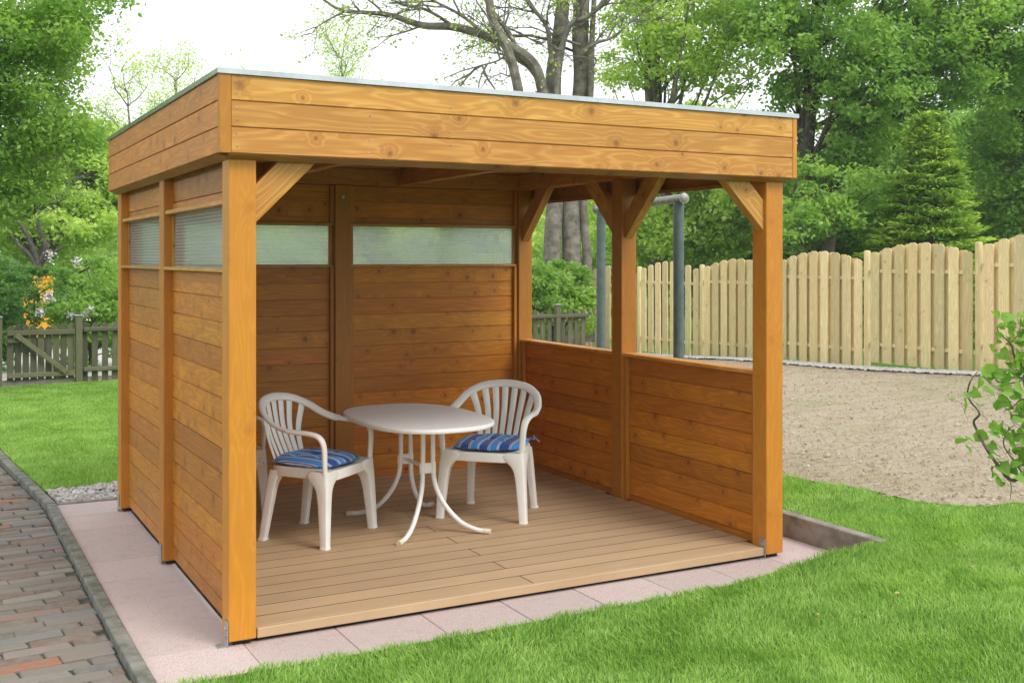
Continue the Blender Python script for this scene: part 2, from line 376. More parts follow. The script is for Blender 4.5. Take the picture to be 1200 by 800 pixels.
def cushion_mat():
    g = NG('striped_blue_cotton'); x, y, z = g.sep(g.vec())
    n = g.noise(g.vec(), 6, 2); u = g.math('ADD', x, g.math('MULTIPLY', g.math('SUBTRACT', n, 0.5), 0.02))
    f = g.math('FRACT', g.math('MULTIPLY', g.math('ADD', u, 5.0), 1 / 0.128))
    W_ = (0.62, 0.66, 0.72); D = (0.02, 0.075, 0.30); L = (0.05, 0.25, 0.62)
    nd = g.n('ShaderNodeValToRGB'); g.l(f, nd.inputs[0]); cr = nd.color_ramp; cr.interpolation = 'CONSTANT'
    stops = [(0.0, D), (0.34, W_), (0.375, D), (0.41, W_), (0.445, L), (0.80, W_), (0.835, L), (0.87, W_), (0.90, D)]
    while len(cr.elements) < len(stops): cr.elements.new(0.5)
    for e, (p, c) in zip(cr.elements, stops): e.position = p; e.color = (*c, 1)
    wv = g.noise(g.vec(), 500, 2)
    return g.done(g.bsdf(nd.outputs[0], 0.9, 0.15, wv, 0.3, 0.001, Sheen_Weight=0.2))
M['cushion'] = cushion_mat()

# ------------------------------------------------------------------ large structure: ground
PX0, PX1, PY0, PY1 = -0.35, 3.42, -0.36, 3.30          # paved rectangle under and around the pavilion
def soil_inside(x, y, rag=True):
    x = np.asarray(x, float); y = np.asarray(y, float)
    r = (0.05 * np.sin(x * 5.1 + y * 3.3) + 0.035 * np.sin(x * 11.0 - y * 7.7)) if rag else 0
    edge_x = np.where(y < 1.2, 4.42 - 0.16 * y, 4.22)
    edge_y = np.where(x < 4.9, 0.02 - 0.35 * (x - 4.45), -0.15 + 0.05 * (x - 4.9))
    return (x + r > edge_x) & (y + r > edge_y) & (x < 10.15) & (y < 16)
def kerb_x(y): return np.where(y < 3.3, -0.39, -0.39 - 0.082 * (y - 3.3))
def grid_mesh(name, xs, ys, zf, keep=None, off=0.0):
    X, Y = np.meshgrid(xs, ys, indexing='ij'); Z = zf(X, Y) + off
    V = np.stack([X, Y, Z], -1).reshape(-1, 3); nx, ny = len(xs), len(ys)
    i, j = np.meshgrid(np.arange(nx - 1), np.arange(ny - 1), indexing='ij')
    q = np.stack([i * ny + j, (i + 1) * ny + j, (i + 1) * ny + j + 1, i * ny + j + 1], -1).reshape(-1, 4)
    if keep is not None:
        c = V[q].mean(1); q = q[keep(c[:, 0], c[:, 1])]
    return np_mesh(name, V, [q], True)
xs = np.unique(np.concatenate([np.arange(-0.43, 12, 0.15), [-0.35, PX0, PX1 + 0.08], np.arange(12, 70, 2.5)]).round(3))
ys = np.unique(np.concatenate([np.arange(-8, 16, 0.15), [PY0, PY1, 3.74], np.arange(16, 80, 2.5)]).round(3))
def keep_lawn(x, y):
    ins = ((x > -0.43) & (x < PX1 + 0.08) & (y > PY0) & (y < PY1)) | ((x > -0.43) & (x < 3.5) & (y >= PY1) & (y < 3.74))
    return ~ins & ~((x < -0.35) & (y < PY0) & (y > -20) & (x < -0.43))
link('lawn', grid_mesh('lawn', xs, ys, H, keep_lawn), M['turf'], kind='structure')
ss = 0.05
link('bare_soil', grid_mesh('bare_soil', np.arange(4.0, 10.4, ss), np.arange(-0.5, 15, ss * 1.2),
     lambda x, y: H(x, y) + 0.006 + 0.005 * np.sin(x * 9 + 2 * np.sin(y * 4)) * np.sin(y * 11 + np.sin(x * 6)), soil_inside), M['soil'], kind='structure')
mb = MB(); mb.v = [Vector(v) for v in ((-900, -900, -.32), (900, -900, -.32), (900, 900, -.32), (-900, 900, -.32))]; mb.f = [(0, 1, 2, 3)]
mb.build('ground', M['turf'], kind='structure')
# brick path left of the kerb
path = link('brick_path', grid_mesh('brick_path', np.linspace(-3.6, -0.36, 20), np.linspace(-8, 9.5, 60),
            lambda x, y: -0.026 + 0 * x, lambda x, y: x < kerb_x(y) + 0.03), M['path_joint'], kind='structure')
bricks_col = [(0.20, 0.165, 0.14), (0.19, 0.17, 0.145), (0.21, 0.19, 0.16), (0.165, 0.15, 0.125), (0.235, 0.19, 0.17),
              (0.15, 0.155, 0.155), (0.19, 0.15, 0.105), (0.24, 0.22, 0.18), (0.17, 0.12, 0.095), (0.21, 0.14, 0.11), (0.17, 0.125, 0.10)]
rb = random.Random(5)
brick_meshes = []
for k in range(6):
    bm = bmesh.new(); bmesh.ops.create_cube(bm, size=1.0); bmesh.ops.scale(bm, vec=(0.274, 0.0835, 0.05), verts=bm.verts)
    for v in bm.verts: v.co += Vector((rb.uniform(-.006, .006), rb.uniform(-.005, .005), rb.uniform(-.003, .003)))
    bmesh.ops.bevel(bm, geom=bm.edges[:], offset=0.006, segments=1, affect='EDGES')
    me = bpy.data.meshes.new('brick'); bm.to_mesh(me); bm.free(); me.materials.append(M['brick']); brick_meshes.append(me)
def half_mesh(L):
    bm = bmesh.new(); bmesh.ops.create_cube(bm, size=1.0); bmesh.ops.scale(bm, vec=(L, 0.0835, 0.05), verts=bm.verts)
    bmesh.ops.bevel(bm, geom=bm.edges[:], offset=0.005, segments=1, affect='EDGES')
    me = bpy.data.meshes.new('brick'); bm.to_mesh(me); bm.free(); me.materials.append(M['brick']); return me
nb = 0; far = MB(); row = 0; y = -1.25
while y < 8.2:
    rowskew = R(3.5)
    off = [0, .14, .05, .19, .10, .235][row % 6] + rb.uniform(-.015, .015)
    for i in range(8):
        cx = -0.565 - off - i * 0.2795 + rb.uniform(-.006, .006)
        cy = y + (cx + 0.5) * math.tan(rowskew) + rb.uniform(-.004, .004)
        cx += float(kerb_x(cy)) + .39
        rz = rowskew + rb.gauss(0, .008); z = -0.040 + rb.gauss(0, .0025)
        if nb < 296 and cx > -1.35 and cy > -1.05:
            o = link('brick', rb.choice(brick_meshes), None, path, (cx, cy, z), (rb.gauss(0, .012), rb.gauss(0, .008), rz))
            c = (0.33, 0.14, 0.075) if rb.random() < 0.045 else rb.choice(bricks_col); f_ = rb.uniform(.85, 1.15)
            o.color = (c[0] * f_, c[1] * f_, c[2] * f_, 1); nb += 1
        elif cx > -3.4:
            far.box((cx, cy, z), (0.274, 0.0835, 0.05), Matrix.Rotation(rz, 3, 'Z'))
    fl = off - .006
    if fl > .05:
        fx = -0.428 - fl / 2; fy = y + (fx + 0.5) * math.tan(rowskew)
        kx = float(kerb_x(fy)) + .39
        if nb < 298 and fy > -1.05:
            o = link('brick', half_mesh(fl - .004), None, path, (fx + kx, fy, -0.040 + rb.gauss(0, .0025)), (rb.gauss(0, .012), rb.gauss(0, .01), rowskew))
            c = rb.choice(bricks_col); f_ = rb.uniform(.8, 1.1); o.color = (c[0] * f_, c[1] * f_, c[2] * f_, 1); nb += 1
    row += 1; y += 0.0885
fb = far.build('far_brick', M['brick'], path, kind='stuff'); fb.color = (0.19, 0.165, 0.135, 1)

# ------------------------------------------------------------------ paved terrace with its kerbs
patio = MB(); patio.box(((PX0 + PX1) / 2, (PY0 + PY1) / 2, -0.075), (PX1 - PX0 - .004, PY1 - PY0 - .004, 0.06))
patio = patio.build('terrace', M['soil'], kind='structure')
s = 0.419; g_ = 0.0026
xe = [PX0 + i * s for i in range(10)]; ye = [PY0 + j * 0.4067 for j in range(10)]
for i in range(9):
    for j in range(9):
        if 1 <= i <= 7 and 1 <= j <= 7: continue
        cx = (xe[i] + xe[i + 1]) / 2; cy = (ye[j] + ye[j + 1]) / 2
        box('paver', (s - g_, 0.4067 - g_, 0.045), (cx, cy, -0.0225 + rb.uniform(-.0015, .0015)), M['paver'], patio, (rb.gauss(0, .002), rb.gauss(0, .002), 0), 0.003)
def kerb_run(p0, p1, n, w_, top, bot, mat):
    p0 = Vector(p0); p1 = Vector(p1); L = (p1 - p0).length / n; a = math.atan2((p1 - p0).y, (p1 - p0).x)
    for i in range(n):
        c = p0.lerp(p1, (i + .5) / n)
        box('kerb_stone', (L - .006, w_, top - bot), (c.x, c.y, (top + bot) / 2 + rb.uniform(-.004, .004)), mat, patio, (0, 0, a + rb.gauss(0, .004)), 0.009, 2)
kerb_run((-0.386, -6.2, 0), (-0.386, 3.28, 0), 10, 0.066, 0.020, -0.2, M['kerb'])
kerb_run((-0.386, 3.28, 0), (-0.79, 8.2, 0), 5, 0.066, 0.026, -0.2, M['kerb'])
kerb_run((PX1 + .04, -0.40, 0), (PX1 + .04, 3.6, 0), 4, 0.076, 0.137, -0.15, M['concrete'])
kerb_run((PX0, PY1 + .03, 0), (PX1, PY1 + .03, 0), 4, 0.05, 0.008, -0.15, M['concrete'])

# pebbles
def octa_stones(name, C, Sz, mat, tint, **k):
    th = np.array([[1, 0, 0], [.5, .87, 0], [-.5, .87, 0], [-1, 0, 0], [-.5, -.87, 0], [.5, -.87, 0]]) 
    ringA = th * 0.75; ringA[:, 2] = 0.42; ringB = th * 1.0; ringB[:, 2] = -0.1
    base = np.concatenate([[[0, 0, .62]], ringA, ringB])
    F4 = []; F3 = []
    for i in range(6):
        j = (i + 1) % 6; F3.append((0, 1 + i, 1 + j)); F4.append((1 + i, 7 + i, 7 + j, 1 + j))
    n = len(C); nv = len(base)
    ang = RNG.uniform(0, 6.28, n); V = np.repeat(base[None], n, 0) * (1 + RNG.normal(0, .13, (n, nv, 1)))
    V = V * (Sz[:, None, None] * RNG.uniform(.7, 1.2, (n, 1, 3)) * 0.5)
    c, s_ = np.cos(ang)[:, None], np.sin(ang)[:, None]
    V = np.stack([V[..., 0] * c - V[..., 1] * s_, V[..., 0] * s_ + V[..., 1] * c, V[..., 2] + V[..., 0] * RNG.uniform(-.4, .4, (n, 1))], -1) + C[:, None]
    o = (np.arange(n) * nv)[:, None, None]
    return link(name, np_mesh(name, V.reshape(-1, 3), [(np.array(F4)[None] + o).reshape(-1, 4), (np.array(F3)[None] + o).reshape(-1, 3)], True, np.repeat(tint, nv)), mat, **k)
q = MB(); q.box((1.545, 3.54, -0.04), (3.88, 0.46, 0.06)); gb_ = q.build('gravel_bed', M['joint'], kind='structure')
n = 7500
gx = RNG.uniform(-0.42, 3.5, n); gy = RNG.uniform(3.35, 3.80, n)
ok_ = (gx > kerb_x(gy) + .06) & (gy < 3.74 + .04 * np.sin(gx * 6)); gx = gx[ok_]; gy = gy[ok_]
octa_stones('gravel', np.stack([gx, gy, -0.006 + .026 * smooth(3.3, 3.75, gy) + RNG.uniform(0.0, 0.016, len(gx))], -1), RNG.uniform(.018, .042, len(gx)), M['stone'], RNG.uniform(.1, 1, len(gx)),
            kind='stuff', label='pale pebble strip between the pink terrace and the left lawn', category='gravel')
n = 14000
gx = 10.0 + RNG.normal(0, .075, n); gy = RNG.uniform(0, 14.2, n)
octa_stones('gravel', np.stack([gx, gy, H(gx, gy) + 0.03], -1), RNG.uniform(.03, .06, n), M['stone'], RNG.uniform(.6, 1, n),
            kind='stuff', label='thin line of white gravel along the foot of the tan board fence', category='gravel')
n = 26000
u = RNG.uniform(0, 1, n) ** 1.6; gx = 4.2 + u * 5.7; gy = RNG.uniform(-.5, 9, n); ok_ = soil_inside(gx, gy); gx = gx[ok_]; gy = gy[ok_]
octa_stones('soil_clods', np.stack([gx, gy, H(gx, gy) + 0.015], -1), RNG.gamma(1.5, .0038, len(gx)) + .006, M['clod'], RNG.uniform(0, 1, len(gx)) ** 1.5,
            kind='stuff', label='loose crumbs and pebbles scattered over the bare soil plot', category='soil')

# ------------------------------------------------------------------ pavilion
pav = empty('garden_pavilion', (0, 0, 0), label='open sided stained timber garden pavilion with flat roof over the decked terrace', cat='pavilion')
T = 0.12; WX = 3.10; WY = 3.00; PB = 0.022; PT = 2.20
def vpost(x, y, **k):
    # long axis of the mesh is local X, turned upright
    return box('post', (PT - PB, T, T), (x + T / 2, y + T / 2, (PT + PB) / 2), M['post'], pav, (0, R(-90), 0), 0.006, 2, **k)
YM, XM = 1.44, 1.475
posts = [(0, 0), (0, YM), (0, WY - T), (XM, WY - T), (WX - T, WY - T), (WX - T, YM), (WX - T, 0)]
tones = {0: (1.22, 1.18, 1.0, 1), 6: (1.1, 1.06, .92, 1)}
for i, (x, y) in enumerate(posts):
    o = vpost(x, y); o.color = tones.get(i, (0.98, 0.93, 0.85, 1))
    box('foot_pad', (0.075, 0.075, 0.022), (x + T / 2, y + T / 2, 0.0112), M['black'], pav, bev=0.002)
# galvanised foot brackets
def bracket(x, y, axis, sgn):
    mb = MB()
    if axis == 'x':
        mb.box((x, y, 0.055), (0.005, 0.05, 0.11)); mb.box((x + sgn * 0.02, y, 0.0035), (0.045, 0.05, 0.005))
        b = mb.build('foot_bracket', M['zinc'], pav, bev=0.0012)
        q = MB(); q.ring_tube([(x + sgn * .002, y, .075), (x + sgn * .010, y, .075)], .009, 6); q.ring_tube([(x + sgn * .002, y, .045), (x + sgn * .010, y, .045)], .007, 6)
        q.build('bolt', M['zinc'], b)
bracket(-0.004, 0.028, 'x', -1); bracket(-0.004, YM + .06, 'x', 1); bracket(-0.004, WY - .05, 'x', 1)
bracket(WX - T - 0.004, 0.03, 'x', -1)
BH = 0.115
def plank(name, a, b, z0, z1, axis, c, th=0.02, mat=None, bev=0.0035, color=None, parent=None):
    """horizontal board from a to b along axis at cross position c"""
    L = b - a; m_ = (a + b) / 2
    loc = (m_, c, (z0 + z1) / 2) if axis == 'x' else (c, m_, (z0 + z1) / 2)
    o = box(name, (L, th, z1 - z0), loc, mat or M['wood'], parent or pav, (0, 0, 0 if axis == 'x' else R(90)), bev)
    if color: o.color = color
    return o
_gb = {}
def groove_board(name, a, b, z0, z1, axis, c, th, parent, mat, gr=.0030, dp=.0075):
    L = b - a; h = z1 - z0; key = (round(L, 4), round(h, 4), th, mat.name)
    if key not in _gb:
        q = MB(); t = th / 2; k = t - dp; e = h / 2; g2 = gr; c_ = .0015
        prof = [(-t, -e + g2 + c_), (-t + c_, -e + g2), (-k, -e + g2), (-k, -e), (k, -e), (k, -e + g2), (t - c_, -e + g2), (t, -e + g2 + c_),
                (t, e - g2 - c_), (t - c_, e - g2), (k, e - g2), (k, e), (-k, e), (-k, e - g2), (-t + c_, e - g2), (-t, e - g2 - c_)]
        q.loft([[(-L / 2, p[0], p[1]) for p in prof], [(L / 2, p[0], p[1]) for p in prof]])
        o = q.build(name, mat, parent); _gb[key] = o.data; bpy.data.objects.remove(o)
    m_ = (a + b) / 2; loc = (m_, c, (z0 + z1) / 2) if axis == 'x' else (c, m_, (z0 + z1) / 2)
    return link(name, _gb[key], None, parent, loc, (0, 0, 0 if axis == 'x' else R(90)))
def fill(axis, c, a, b, ztop, zbot, color, th=0.02):
    z = ztop
    while z > zbot + 0.02:
        z0 = max(z - BH, zbot); f_ = rb.uniform(.93, 1.06)
        groove_board('wall_board', a, b, z0, z - .0001, axis, c + rb.uniform(-.0006, .0006), th, pav, M['wall']).color = (color[0] * f_, color[1] * f_, color[2] * f_, 1); z -= BH
LW = 0.06; BWY = WY - 0.06; RW = WX - 0.06
colL = (.92, .92, .92); colB = (1.0, 1.0, 1.0); colR = (1.0, 0.92, 0.82)
WB, WT = 1.605, 1.905
bays_left = [(T, YM), (YM + T, WY - T)]
bays_back = [(T, XM), (XM + T, WX - T)]
def window(axis, c, a, b, outer):
    """ledge, head rail, jamb strips and ribbed pane"""
    wn = empty('window', (0, 0, 0)); wn.parent = pav
    plank('sill', a + .001, b - .001, WB, WB + .018, axis, c + outer * 0.012, 0.094, parent=wn)
    plank('head_rail', a + .001, b - .001, WT, WT + .022, axis, c + outer * 0.008, 0.085, parent=wn)
    for q in (a + .017, b - .017):
        loc = (q, c, (WB + WT) / 2 + .009) if axis == 'x' else (c, q, (WB + WT) / 2 + .009)
        box('jamb', (WT - WB - .020, 0.030, 0.030), loc, M['wood'], wn, (0, R(-90), 0), .002)
    L = b - a - .066; m_ = (a + b) / 2; hz = WT - WB - .020; zc = (WT + WB + .018) / 2
    loc = (m_, c, zc) if axis == 'x' else (c, m_, zc); rz = 0 if axis == 'x' else R(90)
    pn = box('pane', (L, 0.010, hz), loc, M['pane'], wn, (0, 0, rz), 0)
    q = MB(); k_ = int(hz / .0165)
    for i in range(k_ + 1): q.box((0, 0, -hz / 2 + .002 + i * (hz - .004) / k_), (L - .002, .0076, .0048))
    q.build('pane_webs', M['rib'], wn, loc=loc, rot=(0, 0, rz))
for a, b in bays_left:
    fill('y', LW, a + .001, b - .001, WB - .001, 0.035, colL); fill('y', LW, a + .001, b - .001, 2.199, WT + .021, colL); window('y', LW, a, b, -1)
for a, b in bays_back:
    fill('x', BWY, a + .001, b - .001, WB - .001, 0.06, colB); fill('x', BWY, a + .001, b - .001, 2.199, WT + .021, colB); window('x', BWY, a, b, 1)
for a, b in bays_left:
    fill('y', RW, a + .001, b - .001, 1.012, 0.035, colR)
    plank('rail_cap', a + .001, b - .001, 1.013, 1.035, 'y', RW - .002, 0.10, color=(1.15, 1.1, 1.0, 1))
# battens in the bay corners
def batten(x, y, z0, z1, col=(.93, .86, .78, 1)):
    o = box('batten', (z1 - z0, 0.028, 0.028), (x, y, (z0 + z1) / 2), M['post'], pav, (0, R(-90), 0), .002); o.color = col
for a, b in bays_left:
    for q in (a + .015, b - .015):
        batten(LW + .026, q, .062, WB - .001); batten(RW - .026, q, .062, 1.011); batten(LW + .026, q, WT + .024, 2.194)
        batten(RW + .026, q, .062, 1.011)
for a, b in bays_back:
    for q in (a + .015, b - .015):
        batten(q, BWY - .026, .062, WB - .001); batten(q, BWY - .026, WT + .024, 2.194)
# beams
bz = (PT + 2.325) / 2; bh = 0.123
def beam(name, size, loc, rz=0, col=(0.95, .86, .78, 1)):
    o = box(name, size, loc, M['wood'], pav, (0, 0, rz), .004); o.color = col; return o
beam('edge_beam', (WX, .10, bh), (WX / 2, .06, bz)); beam('edge_beam', (WX, .10, bh), (WX / 2, WY - .06, bz))
beam('edge_beam', (WY - .222, .10, bh), (.06, WY / 2, bz), R(90)); beam('edge_beam', (WY - .222, .10, bh), (WX - .06, WY / 2, bz), R(90))
for x in (0.98, 1.99): beam('rafter', (WY - .224, .06, .115), (x, WY / 2, bz + .003), R(90))
for i in range(25):
    beam('ceiling_board', (WX - .01, .1225, .02), (WX / 2, .03 + .0605 + i * .1225 - .02, 2.337), 0, (.95, .9, .84, 1)).rotation_euler = (0, 0, 0)
# braces
def brace(name, p, axis, sgn, zl, L, th, wd=.12):
    """from the post face at p rising to the beam; p=(x,y) of the foot on the post face"""
    zt = PT - .001; run = zt - zl; v = wd * math.sqrt(2)
    poly = [(0, zl), (run, zt), (run - min(v, run) if run > v else 0, zt), (0, zl + v)]
    poly = [(0, zl), (run, zt), (run - v, zt), (0, zl + v)]
    q = MB()
    # mesh long axis = local X: built flat, then turned 45 degrees
    Lm = run * math.sqrt(2); r2 = wd
    q.loft([[(0, -th / 2, 0), (Lm, -th / 2, 0), (Lm - r2, -th / 2, r2), (r2, -th / 2, r2)], [(0, th / 2, 0), (Lm, th / 2, 0), (Lm - r2, th / 2, r2), (r2, th / 2, r2)]])
    rz = {('x', 1): 0, ('x', -1): R(180), ('y', 1): R(90), ('y', -1): R(-90)}[(axis, sgn)]
    o = q.build('brace', M['wood'], pav, bev=.003, loc=(p[0], p[1], zl), rot=(0, R(-45), rz)); return o
b1 = brace('b', (T + .0005, .052), 'x', 1, 1.82, 0, .06); b1.color = (1.12, 1.1, 1.0, 1)
b2 = brace('b', (WX - T - .0005, .052), 'x', -1, 1.82, 0, .06)
brace('b', (WX - .06, WY - T - .0005), 'y', -1, 1.80, 0, .06); brace('b', (WX - .06, YM + T + .0005), 'y', 1, 1.80, 0, .06); brace('b', (WX - .06, YM - .0005), 'y', -1, 1.80, 0, .06)
# bolt head on the middle back post
q = MB(); q.ring_tube([(XM + .06, WY - T - .003, 2.11), (XM + .06, WY - T + .004, 2.11)], .012, 10)
q.build('bolt', M['zinc'], pav)
# fascia
FO = 0.052; Z0, Z1 = 2.114, 2.452; fh = (Z1 - Z0) / 3
for i in range(3):
    a, b = Z0 + i * fh, Z0 + (i + 1) * fh - .0001
    cf = rb.uniform(1.04, 1.14)
    groove_board('fascia_board', .0, WX + FO - .03, a, b, 'x', -FO + .011, .020, pav, M['wood']).color = (cf, cf * .99, cf * .98, 1)
    groove_board('fascia_board', -FO + .022, WX + FO - .022, a, b, 'x', WY + FO - .011, .020, pav, M['wood'])
    groove_board('fascia_board', -FO + .0225, WY + FO - .001, a, b, 'y', -FO + .011, .020, pav, M['wall']).color = (1.0, .97, .92, 1)
    groove_board('fascia_board', -FO + .0225, WY + FO - .001, a, b, 'y', WX + FO - .011, .020, pav, M['wall'])
def corner(x0, x1):
    o = box('corner_board', (Z1 - Z0, x1 - x0, .0225), ((x0 + x1) / 2, -FO + .0105, (Z0 + Z1) / 2), M['post'], pav, (0, R(-90), 0), .003); 
    o.rotation_euler = (0, R(-90), 0); return o
# corner boards: long axis upright, face width along X
def upright(name, x0, x1, y0, y1, z0, z1, col):
    o = box(name, (z1 - z0, y1 - y0, x1 - x0), ((x0 + x1) / 2, (y0 + y1) / 2, (z0 + z1) / 2), M['post'], pav, (0, R(-90), 0), .003); o.color = col; return o
upright('corner_board', -FO - .003, -.0015, -FO - .003, -FO + .0215, Z0, Z1, (1.05, 1.02, .95, 1))
upright('corner_board', WX + FO - .029, WX + FO + .002, -FO - .003, -FO + .0215, Z0, Z1, (1.15, 1.1, 1.0, 1))
# bevelled strip under the fascia
def soffit(axis, a, b, cpos, sgn, col):
    q = MB(); L = b - a
    prof = [(0, 0), (0.006, -.004), (.052, -.022), (.052, 0)]
    q.loft([[(-L / 2, p[0], p[1]) for p in prof], [(L / 2, p[0], p[1]) for p in prof]])
    loc = ((a + b) / 2, cpos, Z0 - .001) if axis == 'x' else (cpos, (a + b) / 2, Z0 - .001)
    rz = {('x', 1): 0, ('x', -1): R(180), ('y', 1): R(-90), ('y', -1): R(90)}[(axis, sgn)]
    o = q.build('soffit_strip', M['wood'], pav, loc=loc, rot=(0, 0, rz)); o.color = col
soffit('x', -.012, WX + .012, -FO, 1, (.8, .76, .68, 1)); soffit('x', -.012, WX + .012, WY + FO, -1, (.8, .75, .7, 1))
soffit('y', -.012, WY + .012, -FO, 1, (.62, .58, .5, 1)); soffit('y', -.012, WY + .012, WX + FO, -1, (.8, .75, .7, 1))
q = MB()
for i in range(3):
    for x in (.022, .62, 1.02, 1.55, 2.07, 2.6, WX + .005):
        for dz in (.03, fh - .03): q.ring_tube([(x + rb.uniform(-.006, .006), -FO - .0004, Z0 + i * fh + dz), (x, -FO + .003, Z0 + i * fh + dz)], .0032, 6)
q.build('screw_heads', M['zinc'], pav, kind='stuff')
# roof sheet and metal edge
box('roof_sheet', (WX + 2 * FO - .05, WY + 2 * FO - .05, .03), (WX / 2, WY / 2, 2.435), M['roof'], pav, bev=.002)
def edge_trim(axis, a, b, cpos, sgn):
    q = MB(); L = b - a; e = .052
    prof = [(-.010, -.004), (-.010, .018), (.004, .022), (.05, .018), (.05, .004), (0, -.004)]
    # mitred ends
    q.loft([[(-L / 2 + p[0], p[0], p[1]) for p in prof], [(L / 2 - p[0], p[0], p[1]) for p in prof]])
    loc = ((a + b) / 2, cpos, Z1 + .002) if axis == 'x' else (cpos, (a + b) / 2, Z1 + .002)
    rz = {('x', 1): 0, ('x', -1): R(180), ('y', 1): R(-90), ('y', -1): R(90)}[(axis, sgn)]
    q.build('metal_edge', M['trim'], pav, loc=loc, rot=(0, 0, rz))
edge_trim('x', -FO, WX + FO, -FO, 1); edge_trim('x', -FO, WX + FO, WY + FO, -1)
edge_trim('y', -FO, WY + FO, -FO, 1); edge_trim('y', -FO, WY + FO, WX + FO, -1)

# deck
deck = empty('decking', (0, 0, 0), label='tan composite deck floor laid inside the timber pavilion', cat='deck')
q = MB(); q.box((1.54, 1.52, 0.0135), (2.80, 2.70, 0.018)); q.build('underlay', M['black'], deck)
q = MB(); q.box((1.541, 0.062, 0.0065), (2.83, .03, 0.012)); q.build('rubber_strip', M['black'], deck)
dw = 0.1465; y = 0.036; i = 0
while y < WY - T - .03:
    x0 = .127 if (y < T or YM - .15 < y < YM + T or y > WY - T - .15) else .092; x1 = WX - T - .006 if y < T else WX - .09
    if YM - .15 < y < YM + T: x1 = WX - T - .004
    cy = y + dw / 2 - .0025; dz = .022
    if y > WY - T - .16: pass
    hgt = 0.022; zc = 0.061 - hgt / 2
    segs = [(x0, 1.515 - .0035), (1.515 + .0035, x1)] if i % 2 == 0 else [(x0, x1)]
    for a, b in segs:
        box('deck_board', (b - a, dw - .0100, hgt), ((a + b) / 2, cy, zc), M['deck'], deck, bev=.0008)
    if y > .05: box('gap_shade_strip', (x1 - x0, .0099, .012), ((x0 + x1) / 2, y - .0025, .0542), M['black'], deck, bev=0)  # black strip added to stand in for the shade inside the board gap
    y += dw; i += 1
box('front_edging', (WX - T - .006 - .127, .022, .0435), ((.127 + WX - T - .006) / 2, .036 - .0125, .0392), M['deck'], deck, bev=.003)

